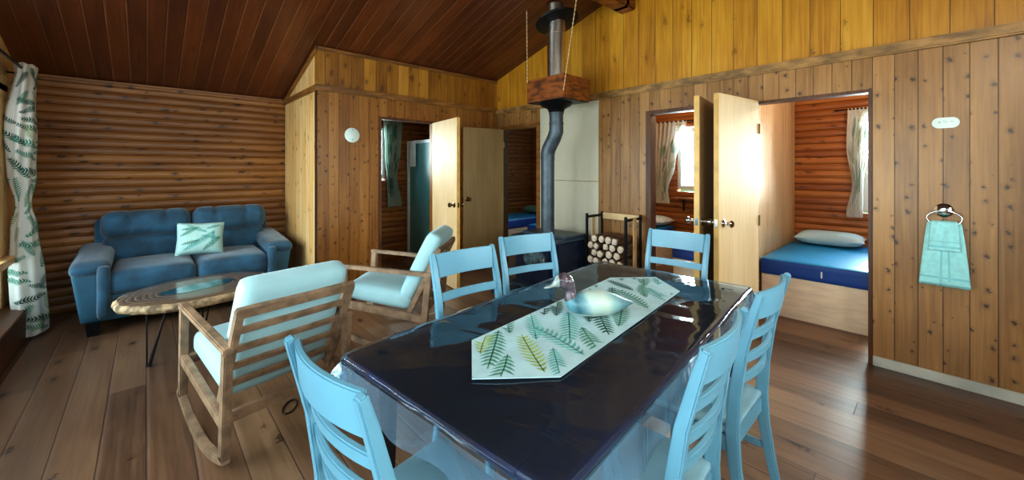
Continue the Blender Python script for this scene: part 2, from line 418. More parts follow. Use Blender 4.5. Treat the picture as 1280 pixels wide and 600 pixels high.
def grass_mat():
    t = NT('meadow_grass'); vec, o = t.coords()
    return t.fin(t.ramp(t.noise(vec, .8, 5), [(.3, '4d6a35'), (.7, '87a060')]), .9)
M['grass'] = grass_mat()

# ------------------------------------------------------------------ room shell
XL, XR, XO = -.9, 3.953, 6.15
YN, YF, YRDG = -1.28, 5.985, 2.35
ZE, SL = 2.377, .305
def roof(y): return ZE + SL * (YF - y) if y >= YRDG else ZE + SL * (YF - YRDG) - SL * (YRDG - y)

fl = MB(); fl.bb(XL - .1, XO + .1, YN - .1, YF + .1, -.06, 0); struct(fl.build('floor', M['floor'], smooth=0))
c = MB()
for ya, yb in ((YF + .12, YRDG), (YRDG, YN - .12)):
    za, zb = roof(ya), roof(yb)
    c.prism([(ya, za), (yb, zb), (yb, zb + .08), (ya, za + .08)], lambda p, q, t: V((t, p, q)), XL - .12, XO + .12)
struct(c.build('ceiling', M['ceil'], smooth=0))
b = MB(); b.bb(XL, XR - .12, YRDG - .09, YRDG + .09, roof(YRDG) - .29, roof(YRDG) - .03)
b.bb(XR - .2, XR, YRDG - .09, YRDG + .09, roof(YRDG) - .29, roof(YRDG) - .03)
struct(b.build('trim_1', M['hoodwood'], bevel=.015))

def wall_seg(mb, x0, x1, y0, y1, z0, z1=None):
    """piece of an X=const wall between y0 and y1, from z0 to z1 (None = up to the roof)"""
    ys = [y0] + ([YRDG] if z1 is None and y0 < YRDG < y1 else []) + [y1]
    poly = [(y0, z0), (y1, z0)]
    poly += [(y1, z1), (y0, z1)] if z1 is not None else [(y, roof(y) + .02) for y in reversed(ys)]
    mb.prism(poly, lambda p, q, t: V((t, p, q)), x0, x1)
ZL = 2.31
OPS = [(.344, 1.095, 2.035), (1.44, 2.09, 2.04), (3.75, 4.457, 2.04)]      # doorways in the right wall
w = MB(); y = YN
for a, b_, zt in OPS:
    wall_seg(w, XR, XR + .1, y, a, 0, ZL); wall_seg(w, XR, XR + .1, a, b_, zt, ZL); y = b_
wall_seg(w, XR, XR + .1, y, YF, 0, ZL)
w.mi = 1; wall_seg(w, XR, XR + .1, YN, YF, ZL, None)
struct(w.build('wall_right', [M['knotty'], M['golden']], smooth=0))

def logwall(name, axis, pos, inward, a0, a1, zmax, holes, mat, thick=.12, top=None):
    mb = MB(); pitch = .084; nz = int(zmax / pitch) + 1
    for k in range(nz):
        z0, z1 = k * pitch, min((k + 1) * pitch, zmax)
        if z1 - z0 < .01: continue
        b0, b1 = a0, a1
        if top:
            ok = [a0 + (a1 - a0) * i / 200 for i in range(201) if top(a0 + (a1 - a0) * i / 200) >= z0 + .05]
            if not ok: continue
            b0, b1 = min(ok), max(ok)
        spans = [(b0, b1)]
        for h0, h1, hz0, hz1 in holes:
            if z1 > hz0 + .04 and z0 < hz1 - .04:
                ns = []
                for s0, s1 in spans:
                    if h0 > s0: ns.append((s0, min(h0, s1)))
                    if h1 < s1: ns.append((max(h1, s0), s1))
                spans = ns
        prof = [(-thick, z0)] + [(.011 * math.sin(PI * i / 6) - .011, z0 + (z1 - z0) * i / 6) for i in range(7)] + [(-thick, z1)]
        for s0, s1 in spans:
            if s1 - s0 < .02: continue
            f = (lambda p, q, t: V((t, pos + inward * p, q))) if axis == 'Y' else (lambda p, q, t: V((pos + inward * p, t, q)))
            mb.prism(prof, f, s0, s1)
    return struct(mb.build(name, mat, smooth=50))
W_BATH = (2.1, 2.80, 1.3, 2.12); W_B1 = (1.95, 2.80, 1.13, 2.08); W_B2 = (-.3, .60, .95, 2.1); W_B3 = (4.05, 4.95, 1.1, 2.05)  # W_B3 is unseen, added to bring light into the corner bedroom
logwall('wall_far', 'Y', YF, -1, XL - .1, XO + .1, 2.40, [W_BATH], M['logs'])
logwall('wall_outer', 'X', XO, -1, YN, YF, 3.5, [W_B1, W_B2, W_B3], M['logs_y'], top=roof)

# left wall with the picture windows, near wall with unseen windows added for fill light
lw = MB(); WL = [(-.6, 1.55), (1.75, 3.35), (3.5, 5.36)]
y = YN
for a, b_ in WL:
    wall_seg(lw, XL - .12, XL, y, a, 0, None); wall_seg(lw, XL - .12, XL, a, b_, 0, .28); wall_seg(lw, XL - .12, XL, a, b_, 2.12, None); y = b_
wall_seg(lw, XL - .12, XL, y, YF, 0, None)
struct(lw.build('wall_left', M['pine_side'], smooth=0))
NW = [(-.3, 1.3), (1.7, 3.3)]
nw = MB(); x = XL
for a, b_ in NW:
    nw.bb(x, a, YN - .12, YN, 0, 2.4); nw.bb(a, b_, YN - .12, YN, 0, 1.0); nw.bb(a, b_, YN - .12, YN, 2.05, 2.4); x = b_
nw.bb(x, XO, YN - .12, YN, 0, 2.4)
struct(nw.build('wall_near', M['knotty_x'], smooth=0))

# bathroom block
BXX, BYY = 1.369, 4.608
bf = MB()
for z0, z1, mi in ((0, 2.34, 0), (2.34, None, 1)):
    bf.mi = mi
    zt = z1 if z1 else roof(BYY) + .02
    if mi == 0:
        bf.bb(BXX, 2.083, BYY, BYY + .09, 0, zt); bf.bb(2.083, 2.825, BYY, BYY + .09, 2.068, zt); bf.bb(2.825, XR, BYY, BYY + .09, 0, zt)
    else: bf.bb(BXX, XR, BYY, BYY + .09, z0, zt)
struct(bf.build('wall_bathroom_front', [M['knotty_x'], M['golden_x']], smooth=0))
bs = MB(); wall_seg(bs, BXX, BXX + .09, BYY + .09, YF - .02, 0, None)
struct(bs.build('wall_bathroom_side', M['pine_side'], smooth=0))
p = MB(); p.bb(XR + .1, XO - .02, 1.25, 1.33, 0, 2.8); struct(p.build('wall_bedroom_divider', M['partition'], smooth=0))
p = MB(); p.bb(XR + .1, XO - .02, 3.62, 3.70, 0, 2.8); struct(p.build('wall_bedroom_back', M['partition'], smooth=0))

# ledges, casings, baseboard
def trim(n, mb, m, bevel=.004): return struct(mb.build('trim_%d' % n, m, bevel=bevel))
t = MB(); t.bb(XR - .04, XR, YN, BYY, 2.277, 2.352); trim(2, t, M['ledge'], .012)
t = MB(); t.bb(BXX - .03, XR - .04, BYY - .035, BYY, 2.305, 2.372); t.bb(BXX - .03, BXX, BYY, YF - .02, 2.305, 2.372); trim(3, t, M['trim'], .008)
t = MB(); t.bb(BXX - .02, XR, BYY - .02, BYY, roof(BYY) - .045, roof(BYY) - .005)
t.prism([(BYY - .02, roof(BYY) - .06), (YF - .02, roof(YF) - .055), (YF - .02, roof(YF) - .01), (BYY - .02, roof(BYY) - .005)], lambda p, q, s: V((s, p, q)), BXX - .025, BXX)
trim(4, t, M['trim'])
t = MB(); t.bb(XR - .015, XR + .1, 2.075, 2.135, 0, 2.05); t.bb(XR - .012, XR + .1, 1.40, 2.135, 2.03, 2.07); trim(5, t, M['trim_dk'])
t = MB(); t.bb(XR - .008, XR + .1, .33, .352, 0, 2.05); t.bb(XR - .006, XR + .1, .33, 1.12, 2.02, 2.045); trim(6, t, M['trim_dk'])
t = MB(); t.bb(XR - .015, XR + .1, 3.69, 3.76, 0, 2.1); t.bb(XR - .012, XR + .1, 3.69, 4.50, 2.03, 2.09); trim(7, t, M['trim'])
t = MB(); t.bb(2.06, 2.10, BYY - .012, BYY + .09, 0, 2.09); t.bb(2.06, 2.86, BYY - .01, BYY + .09, 2.055, 2.085); trim(8, t, M['trim_dk'])
t = MB(); t.bb(1.955, 2.06, BYY - .012, BYY, 0, 2.305); trim(9, t, M['knotty_x'])
t = MB(); t.prism([(YF - .04, roof(YF) - .05), (YF + .02, roof(YF) - .05), (YF + .02, roof(YF)), (YF - .04, roof(YF))], lambda p, q, s: V((s, p, q)), XL, BXX); trim(10, t, M['logs'])
t = MB(); t.bb(XR - .022, XR, YN, .325, 0, .07); struct(t.build('baseboard_right', M['base'], bevel=.004))
t = MB(); t.bb(XL, XL + .16, 1.0, YF - .03, 0, .27); struct(t.build('trim_11', M['trim_dk'], bevel=.006))

# windows
def window_x(n, X, y0, y1, z0, z1, fm, mull=(), rails=(), th=.07):
    f = MB(); a = .055
    f.bb(X - th / 2, X + th / 2, y0, y0 + a, z0, z1); f.bb(X - th / 2, X + th / 2, y1 - a, y1, z0, z1)
    f.bb(X - th / 2, X + th / 2, y0 + a, y1 - a, z0, z0 + a); f.bb(X - th / 2, X + th / 2, y0 + a, y1 - a, z1 - a, z1)
    for m in mull: f.bb(X - th / 2, X + th / 2, m - .02, m + .02, z0 + a, z1 - a)
    for r in rails: f.bb(X - th / 2, X + th / 2, y0 + a, y1 - a, r - .03, r + .03)
    o = struct(f.build('window_%d' % n, fm, bevel=.004))
    g = MB(); g.bb(X - .003, X + .003, y0 + a, y1 - a, z0 + a, z1 - a); g.build('pane', M['glass'], o, smooth=0)
    return o
for i, (a, b_) in enumerate(WL): window_x(1 + i, XL - .06, a, b_, .28, 2.12, M['white_frame'], rails=(.70,))
window_x(4, XO + .06, W_B1[0], W_B1[1], W_B1[2], W_B1[3], M['white_frame'])
window_x(5, XO + .06, W_B2[0], W_B2[1], W_B2[2], W_B2[3], M['white_frame'], mull=(.15,))
window_x(9, XO + .06, W_B3[0], W_B3[1], W_B3[2], W_B3[3], M['white_frame'])  # added window, out of view, for the corner bedroom's fill lamp
def window_y(n, Y, x0, x1, z0, z1, fm):
    f = MB(); a = .05
    f.bb(x0, x0 + a, Y - .035, Y + .035, z0, z1); f.bb(x1 - a, x1, Y - .035, Y + .035, z0, z1)
    f.bb(x0 + a, x1 - a, Y - .035, Y + .035, z0, z0 + a); f.bb(x0 + a, x1 - a, Y - .035, Y + .035, z1 - a, z1)
    o = struct(f.build('window_%d' % n, fm, bevel=.004))
    g = MB(); g.bb(x0 + a, x1 - a, Y - .003, Y + .003, z0 + a, z1 - a); g.build('pane', M['glass'], o, smooth=0)
window_y(6, YF + .06, W_BATH[0], W_BATH[1], W_BATH[2], W_BATH[3], M['white_frame'])
for i, (a, b_) in enumerate(NW): window_y(7 + i, YN - .06, a, b_, 1.0, 2.05, M['white_frame'])  # unseen near windows added as openings for the fill lamps
t = MB()      # wooden casing and sill round the left windows
t.bb(XL, XL + .025, 5.02, 5.44, .72, 2.16); t.bb(XL, XL + .09, 1.0, 5.44, .66, .72); t.bb(XL, XL + .025, -.7, 5.44, 2.10, 2.24)
t.bb(XL, XL + .025, 3.35, 3.5, .28, 2.12); t.bb(XL, XL + .025, 1.55, 1.75, .28, 2.12)
trim(12, t, M['pine_side'])

# ------------------------------------------------------------------ doors
def door(n, hx, hy, ang, wd, ht, face, knob_mat, th=.042, z0=.012):
    """hinge at (hx,hy); leaf runs from the hinge along angle ang"""
    d = MB(); d.bb(.0, wd, -th / 2, th / 2, z0, ht)
    o = struct(d.build('door_%d' % n, [face, M['edge']], bevel=.002))
    for p in o.data.polygons:
        if abs(p.normal.y) < .7: p.material_index = 1
    o.location = (hx, hy, 0); o.rotation_euler = (0, 0, ang)
    k = MB()
    for s in (-1, 1):
        R = RX(-s * PI / 2)
        k.lathe([(.032, 0), (.032, .006), (.02, .012), (.011, .016), (.011, .034), (.019, .042), (.027, .055), (.029, .066), (.024, .074), (0, .076)], (wd - .065, s * th / 2, 1.02), 20, R)
    k.bb(wd, wd + .002, -.011, .011, .99, 1.05)
    k.build('door_handle', knob_mat, o)
    h = MB()
    for z in (.22, 1.0, 1.8): h.tube([(-.004, th / 2 + .004, z - .045), (-.004, th / 2 + .004, z + .045)], .007, 8)
    h.build('hinge', M['brass'], o)
    return o
at = math.atan2
door(1, 3.935, 1.085, at(.095, -.66), .665, 2.045, M['door'], M['chrome'])
door(2, 3.935, 1.435, at(-.105, -.66), .665, 2.045, M['door_dk'], M['chrome'])
door(3, 2.822, 4.585, at(-.80, -.125), .74, 2.06, M['door'], M['brass'])
door(4, 3.935, 4.447, at(.115, -.66), .665, 2.04, M['door_dk'], M['brass'])

# ------------------------------------------------------------------ table, cloth, runner, duck
TA = math.radians(5.8); TC = V((1.575, 1.135, 0)); TL, TW, TZ = .985, .485, .75
tb = thing('dining_table', 'large dark rectangular dining table in the middle of the room', 'table', TC, TA)
m = MB(); m.soft((0, 0, TZ - .02), (2 * TL, 2 * TW, .04), .018, n=6); m.build('tabletop', M['tabletop'], tb)
for sx, sy, lx, ly in ((0, 1, 1.76, .025), (0, -1, 1.76, .025), (1, 0, .025, .8), (-1, 0, .025, .8)):
    m = MB(); m.box((sx * .88, sy * .41, TZ - .085), (lx, ly, .088)); m.build('apron', M['tablewood'], tb, bevel=.003)
for sx in (-1, 1):
    for sy in (-1, 1):
        m = MB(); m.sweep([(sx * .87, sy * .40, 0), (sx * .87, sy * .40, .45), (sx * .87, sy * .40, TZ - .042)], [.05, .07, .08], [.05, .07, .08], (1, 0, 0)); m.build('leg', M['tablewood'], tb, bevel=.004)

DROP = .15
def cloth(u, v):
    x = (u * 2 - 1) * (TL + .006 + DROP); y = (v * 2 - 1) * (TW + .006 + DROP)
    ex, ey = TL + .004 - .05, TW + .004 - .05
    qx, qy = max(-ex, min(ex, x)), max(-ey, min(ey, y)); dx, dy = x - qx, y - qy; e = math.hypot(dx, dy)
    nz = -abs(noise.noise(V((x * 4 + y * 2, y * 2.5 - x, 3)))) * .005 + noise.noise(V((x * 3, y * 3, 1))) * .0026 + noise.noise(V((x * 12 + y * 6, y * 4 - x, 5))) * .0014
    if e < .05: return V((x, y, TZ + .0065 + nz + .001))
    nx, ny = dx / e, dy / e; h = e - .05
    corner = 2 * abs(nx * ny)
    ang = at(ny, nx)
    wav = noise.noise(V((x * 5, y * 5, 9))) * .035 * h / DROP
    pl = corner * h * (.16 + .34 * math.sin(ang * 4 * 6.5))
    out = .05 + .006 + min(h, .012) * .6 + h * .10 + wav + pl
    drop = max(0, h - .006) * (1.0 - .18 * corner)
    return V((qx + nx * out, qy + ny * out, TZ + .0065 - drop + nz * max(0, 1 - h * 20)))
m = MB(); m.grid(cloth, 150, 90)
for f in m.bm.faces:
    c = f.calc_center_median(); f.material_index = 0 if c.z > TZ - .012 else 2 if abs(c.x) > TL - .03 and abs(c.y) > TW - .03 else 1
o = m.build('tablecloth', [M['plastic'], M['plastic_edge'], glassy('gathered_vinyl_corner', 'dcebf6', .34, 'cfe6ee', .06, 1.7, wrinkle=.5)], fix=False, smooth=80); o.location = TC; o.rotation_euler.z = TA
tag(o, 'clear plastic sheet covering the dark dining table with its edges hanging down', 'tablecloth')

RZ0 = TZ + .0110
def rsurf(u, v, h=0.0): return V((u, v, RZ0 + h + .0022 + noise.noise(V((u * 4, v * 4, 2))) * .001))
RL, RW, RP = .80, .212, .20
run = [(-RL + RP, -RW), (RL - RP, -RW), (RL, 0), (RL - RP, RW), (-RL + RP, RW), (-RL, 0)]
m = MB(); m.prism(run, lambda p, q, t: V((p, q, t)), RZ0, RZ0 + .003)
def inrun(u, v): return abs(v) < RW - .004 and abs(u) < RL - RP + (1 - abs(v) / RW) * RP - .006
its = []
rr = random.Random(3); kept = []
for i in range(900):
    x, y = rr.uniform(-.78, .70), rr.uniform(-.21, .21); ang = rr.choice((.55, .55, .55, -2.6, 1.0)) + rr.uniform(-.2, .2); L = rr.uniform(.22, .34); W = L * .25
    sp = [(x + L * t * math.cos(ang), y + L * t * math.sin(ang)) for t in (.1, .35, .6, .85)]
    if any(math.hypot(p[0] - q[0], p[1] - q[1]) < .05 for p in sp for q in kept): continue
    kept += sp
    its.append(((x, y, ang, L, W, 11, rr.uniform(-.7, .7)), rr.choice((3, 3, 3, 2)) if x < -.5 else rr.choice((1, 1, 2, 2, 4))))
cnt = [0]
def rs2(u, v): return V((u, v, RZ0 + .0034 + cnt[0] * .00002))
for it in its: cnt[0] += 1; ferns(m, rs2, [it], inrun, None)
ro = m.build('table_runner', [M['runner'], M['f_dark'], M['f_mid'], M['f_lime'], M['f_teal']], smooth=0, fix=False)
ro.location = (1.575, 1.125, 0); ro.rotation_euler.z = math.radians(6.5)
tag(ro, 'pale fern print table runner with pointed ends on the dining table', 'table runner')

def duck():
    # rings: (x along, z centre, half width, half height, tilt, material)
    R = [(-.185, .062, .004, .003, 0, 4), (-.165, .062, .022, .008, 0, 0), (-.13, .060, .040, .026, 0, 0), (-.09, .060, .056, .046, 0, 0),
         (-.04, .060, .068, .058, 0, 0), (.02, .061, .072, .060, 0, 0), (.07, .060, .065, .056, .1, 0), (.105, .066, .052, .044, .5, 0),
         (.115, .090, .036, .034, 1.1, 0), (.114, .112, .026, .026, 1.5, 2), (.116, .130, .024, .026, 1.3, 2), (.121, .153, .036, .038, .75, 2),
         (.144, .170, .039, .039, .2, 2), (.170, .166, .031, .031, -.1, 2), (.186, .152, .014, .015, -.3, 3), (.195, .143, .013, .008, -.3, 3), (.222, .136, .013, .006, -.25, 3), (.238, .132, .006, .004, -.2, 3)]
    mb = MB(); n = 18; vs = []
    for x, z, a, h, t, mi in R:
        for k in range(n):
            th = 2 * PI * k / n; y = a * math.cos(th); q = h * math.sin(th)
            vs.append(V((x - math.sin(t) * q, y, max(.001, z + math.cos(t) * q))))
    v = [mb.bm.verts.new(p) for p in vs]
    for i in range(len(R) - 1):
        for k in range(n):
            mb.bm.faces.new((v[i * n + k], v[i * n + (k + 1) % n], v[(i + 1) * n + (k + 1) % n], v[(i + 1) * n + k])).material_index = R[i + 1][5]
    mb.bm.faces.new(v[:n][::-1]).material_index = 4; mb.bm.faces.new(v[-n:]).material_index = 3
    return mb
dk = thing('duck_decoy', 'painted wooden duck decoy with russet head sitting on the fern runner', 'decoy', (1.53, 1.085, RZ0 + .004), math.radians(139))
dd = duck().build('body', [M['d_body'], M['d_breast'], M['d_head'], M['d_bill'], M['d_tail']], dk, smooth=70)
ss = dd.modifiers.new('s', 'SUBSURF'); ss.levels = 1; ss.render_levels = 2
for s in (-1, 1):
    e = MB(); e.lathe([(0, -.004), (.004, -.002), (.0045, 0), (.004, .002), (0, .004)], (.160, s * .0335, .172), 10, RX(PI / 2)); e.build('eye', M['ply_black'], dk)

# ------------------------------------------------------------------ dining chairs
def make_chair(kind, label):
    r = thing('dining_chair', label, 'chair', group='light blue dining chairs round the table')
    s = MB(); s.soft((0, .015, .452), (.43, .43, .032), .014, n=8, mod=lambda p: V((p.x * (1 + .06 * p.y / .2), p.y, p.z - .010 * max(0, 1 - (p.x / .2) ** 2) * (1 if p.z > 0 else 0))))
    s.build('seat', M['seatblue'], r, smooth=60)
    for sx in (-1, 1):
        b = MB(); b.sweep([(sx * .195, .2, 0), (sx * .195, .2, .2), (sx * .195, .195, .437)], [.028, .034, .04], [.028, .034, .04], (1, 0, 0)); b.build('leg', M['blue'], r, bevel=.004)
        P = [(sx * .195, -.27, 0), (sx * .195, -.235, .15), (sx * .195, -.205, .32), (sx * .195, -.196, .45), (sx * .196, -.205, .60), (sx * .198, -.232, .78), (sx * .2, -.272, .93), (sx * .2, -.293, 1.0)]
        b = MB(); b.sweep(P, [.028, .03, .032, .034, .034, .033, .031, .028], [.03, .036, .042, .046, .042, .036, .03, .024], (1, 0, 0)); b.build('back_post', M['blue'], r, bevel=.005)
        b = MB(); b.sweep([(sx * .195, -.2, .22), (sx * .195, .19, .22)], .02, .03, (1, 0, 0)); b.build('stretcher', M['blue'], r, bevel=.004)
        b = MB(); b.sweep([(sx * .197, -.18, .405), (sx * .195, .18, .405)], .022, .06, (1, 0, 0)); b.build('apron', M['blue'], r, bevel=.003)
    for yy in (.19, -.19):
        b = MB(); b.sweep([(-.178, yy, .405), (.178, yy, .405)], .06, .022, (0, 0, 1)); b.build('apron', M['blue'], r, bevel=.003)
    for zz, yy in ((.30, .198),):
        b = MB(); b.sweep([(-.178, yy, zz), (.178, yy, zz)], .03, .02, (0, 0, 1)); b.build('stretcher', M['blue'], r, bevel=.004)
    def yb(z): return lerpt([(.45, -.196), (.6, -.205), (.78, -.232), (.93, -.272), (1.0, -.293)], z)
    def slat(name, z, h, bow, th=.018):
        b = MB(); pts = []
        for i in range(11):
            q = -1 + 2 * i / 10; pts.append((q * .184, yb(z) + .004 - bow * (1 - q * q), z))
        b.sweep(pts, h, th, (0, -.12, 1)); b.build(name, M['blue'], r, bevel=.004)
    if kind == 'wide':
        slat('top_rail', .935, .125, .022); slat('slat', .778, .044, .02); slat('slat', .64, .044, .02)
    else:
        slat('top_rail', .945, .105, .03)
        for z in (.822, .735, .648): slat('slat', z, .036, .03)
    return r
c2 = make_chair('wide', 'light blue dining chair beyond the table, beside the rocking chair seen from the side')
c5 = make_chair('ladder', 'light blue ladder-back dining chair in the foreground on the near side of the table')
def put(r, tops, face):
    """stand the chair so that the middle of its back top is at tops, facing direction face"""
    fx, fy = V(face).normalized(); cx, cy = tops[0] + fx * .293, tops[1] + fy * .293
    return (cx, cy, 0), at(fy, fx) - PI / 2
CH = [(c2, (1.31, 1.815), (-.03, -1), None),
      (c2, (1.915, 1.92), (-.24, -.97), 'light blue dining chair beyond the table, just in front of the stove'),
      (c2, (2.82, 1.275), (-.995, -.09), 'light blue dining chair at the table end facing us, before the bedroom doors'),
      (c5, (1.22, .406), (-.09, 1), None),
      (c5, (1.825, .434), (-.016, 1), 'light blue ladder-back dining chair beside the far right corner of the table'),
      (c5, (.295, .98), (1, .08), 'light blue dining chair in the lower left foreground, nearest the rocker seen from behind')]
for src, tp, fc, lb in CH:
    loc, rz = put(src, tp, fc)
    if lb is None: src.location = loc; src.rotation_euler.z = rz
    else: dup(src, loc, rz, lb)

# ------------------------------------------------------------------ rocking chairs
def make_rocker(label):
    r = thing('rocking_chair', label, 'rocking chair', group='wooden rocking chairs with aqua cushions')
    W = .30
    for sx in (-1, 1):
        x = sx * W
        b = MB(); b.sweep([(x, .33, .10), (x, .345, .615)], .038, .05, (1, 0, 0)); b.build('front_post', M['rockwood'], r, bevel=.005)
        b = MB(); b.sweep([(x, -.35, .095), (x, -.35, .615)], .038, .055, (1, 0, 0)); b.build('rear_post', M['rockwood'], r, bevel=.005)
        b = MB(); b.sweep([(x, .375, .63), (x, -.378, .63)], .045, .032, (1, 0, 0)); b.build('armrest', M['rockwood'], r, bevel=.006)
        b = MB(); b.sweep([(x, .33, .33), (x, -.34, .27)], .034, .06, (1, 0, 0)); b.build('side_rail', M['rockwood'], r, bevel=.005)
        pts = [(x, -.375 + .75 * i / 12, .022 + .105 * ((-.375 + .75 * i / 12 + .02) / .39) ** 2) for i in range(13)]
        b = MB(); b.sweep(pts, .038, .044, (1, 0, 0)); b.build('rocker', M['rockwood'], r, bevel=.005)
    for y, z in ((.31, .33), (-.30, .265)):
        b = MB(); b.sweep([(-W + .017, y, z), (W - .017, y, z)], .055, .03, (0, 0, 1)); b.build('seat_rail', M['rockwood'], r, bevel=.004)
    # back frame leans back from the seat
    A, B = V((0, -.20, .27)), V((0, -.415, .83)); d = (B - A).normalized()
    for sx in (-1, 1):
        b = MB(); b.sweep([A + V((sx * .276, 0, 0)), B + V((sx * .276, 0, 0))], .034, .045, (1, 0, 0)); b.build('back_post', M['rockwood'], r, bevel=.005)
    for i, t in enumerate((1.0, .80, .61, .43, .24)):
        p = A.lerp(B, t) - d * .012 if i == 0 else A.lerp(B, t)
        b = MB(); e = .276 + (.016 if i == 0 else -.015)
        b.sweep([p + V((-e, 0, 0)), p + V((e, 0, 0))], .055 if i == 0 else .04, .03 if i == 0 else .018, d); b.build('back_slat', M['rockwood'], r, bevel=.004)
    up = V((0, -d.z, d.y)); ang = at(d.z, d.y) - PI / 2
    c = MB(); c.soft((0, .06, .395), (.53, .57, .125), .045, .02, rot=RX(.09), n=10); s = c.build('seat_cushion', M['cushion'], r, smooth=60)
    cc = A.lerp(B, .66) + V((0, d.z, -d.y)) * .085
    c = MB(); c.soft(cc, (.53, .125, .60), .045, .02, rot=RX(ang), n=10); c.build('back_cushion', M['cushion'], r, smooth=60)
    return r
rk = make_rocker('wooden rocking chair seen from behind, pale aqua cushions, in front of the sofa')
rk.location = (.505, 2.715, .0); rk.rotation_euler = (math.radians(5), 0, at(.98, -.17) - PI / 2)
dup(rk, (1.60, 3.28, .0), at(.72, -.69) - PI / 2, 'wooden rocking chair seen from the side, pale aqua cushions, by the bathroom door', rx=math.radians(5))

# ------------------------------------------------------------------ sofa, throw pillow
SX0, SX1, SY0 = -.49, 1.225, 4.93
so = thing('sofa', 'dark blue two seat sofa against the log wall', 'sofa', ((SX0 + SX1) / 2, 5.45, 0))
hw = (SX1 - SX0) / 2; fy = SY0 - 5.45; by = 5.93 - 5.45
b = MB(); b.soft((0, 0, .22), (2 * hw - .36, .92, .24), .03, n=6); b.build('base', M['sofa_dk'], so, smooth=50)
for sx in (-1, 1):
    a = MB()      # tapered arm body: narrower towards the floor, higher at the back
    def md(p, sx=sx):
        t = (p.z + .24) / .48
        return V((p.x * (.72 + .28 * t) - sx * .03 * (1 - t), p.y + .01 * t * (-1), p.z + (.05 * (p.y + .42) / .84 if p.z > 0 else 0)))
    a.soft((sx * (hw - .125), .0 + .02, .34), (.235, .93, .48), .03, n=8, mod=md); arm = a.build('arm', M['sofa_dk'], so, smooth=50)
    a = MB()
    a.soft((sx * (hw - .13), .0, .605), (.26, .97, .115), .055, .012, rot=RX(.07), n=9)
    a.soft((sx * (hw - .215), fy + .035, .37), (.085, .10, .46), .035, .0, n=7); a.build('arm_pad', M['sofa'], so, smooth=60)
    for yy in (fy + .07, by - .1):
        f = MB(); f.sweep([(sx * (hw - .15), yy, 0), (sx * (hw - .15), yy, .115)], [.07, .09], [.07, .09], (1, 0, 0)); f.build('foot', M['ply_black'], so, bevel=.004)
cw = (2 * hw - .47) / 2
for sx in (-1, 1):
    s = MB(); s.soft((sx * cw / 2, -.10, .43), (cw - .005, .82, .19), .06, .025, n=11); s.build('seat_cushion', M['sofa'], so, smooth=60)
    def mb_(p):      # two stitched vertical seams and a soft puckered lower edge on the head roll
        g = (math.exp(-((p.x - .14) / .012) ** 2) + math.exp(-((p.x + .14) / .012) ** 2)) * .02
        pk = .008 * noise.noise(V((p.x * 22, p.z * 6, sx))) * sstep(.02, -.12, p.z)
        return V((p.x, p.y + (g + pk if p.y < 0 else 0), p.z - (g * .8 if p.z > .05 else 0)))
    s = MB(); s.soft((sx * (cw + .09) / 2, .245, .875), (cw + .075, .27, .285), .10, .015, rot=RX(-.10), n=30, mod=mb_); hr = s.build('back_cushion', M['sofa'], so, smooth=70)
    s = MB(); s.soft((sx * (cw + .09) / 2, .285, .635), (cw + .05, .23, .27), .07, .02, rot=RX(-.08), n=12); s.build('lumbar_pad', M['sofa'], hr, smooth=70)
b = MB(); b.soft((0, .42, .52), (2 * hw - .2, .13, .84), .05, n=8); b.build('back_frame', M['sofa'], so, smooth=60)

def pillow_surf(W, H, T):
    def f(u, v, sgn, h=0.0):
        x, y = 2 * u - 1, 2 * v - 1
        th = T * (max(0, 1 - x ** 4) * max(0, 1 - y ** 4)) ** .6
        pin = 1 - .05 * (1 - abs(y)) * abs(x) ** 2
        pin2 = 1 - .05 * (1 - abs(x)) * abs(y) ** 2
        return V((x * W / 2 * pin, sgn * (th + h), y * H / 2 * pin2))
    return f
pf = pillow_surf(.40, .34, .075)
m = MB(); m.grid(lambda u, v: pf(u, v, -1), 20, 20); m.grid(lambda u, v: pf(u, v, 1), 20, 20)
bmesh.ops.remove_doubles(m.bm, verts=m.bm.verts, dist=.0008); bmesh.ops.recalc_face_normals(m.bm, faces=m.bm.faces)
rr = random.Random(5)
ferns(m, lambda u, v: pf(u, v, -1, .0016), [((.16, .12, .65, .85, .16, 15, .3), 1), ((.55, .08, .9, .6, .13, 12, -.3), 2), ((.05, .55, .5, .5, .1, 11, .4), 2), ((.5, .55, -.3, .45, .1, 10, .4), 1), ((.75, .2, 1.5, .5, .09, 10, .2), 1), ((.1, .3, .2, .4, .09, 10, .3), 2), ((.2, .9, -.6, .5, .1, 11, .3), 1), ((.08, .75, .1, .35, .08, 10, 0), 2), ((.6, .75, .4, .35, .08, 10, 0), 1)], lambda u, v: .05 < u < .95 and .05 < v < .95, None)
po = m.build('throw_pillow', [M['pillow_aqua'] if 'pillow_aqua' in M else simple('pale_aqua_pillow_cloth', 'b2d6d0', .85, var=.05), M['f_teal'], M['f_mid']], fix=False, smooth=60)
po.location = (.42, 5.30, .715); po.rotation_euler = (-.33, .05, -.06)
tag(po, 'pale aqua fern print throw pillow propped on the blue sofa', 'pillow')

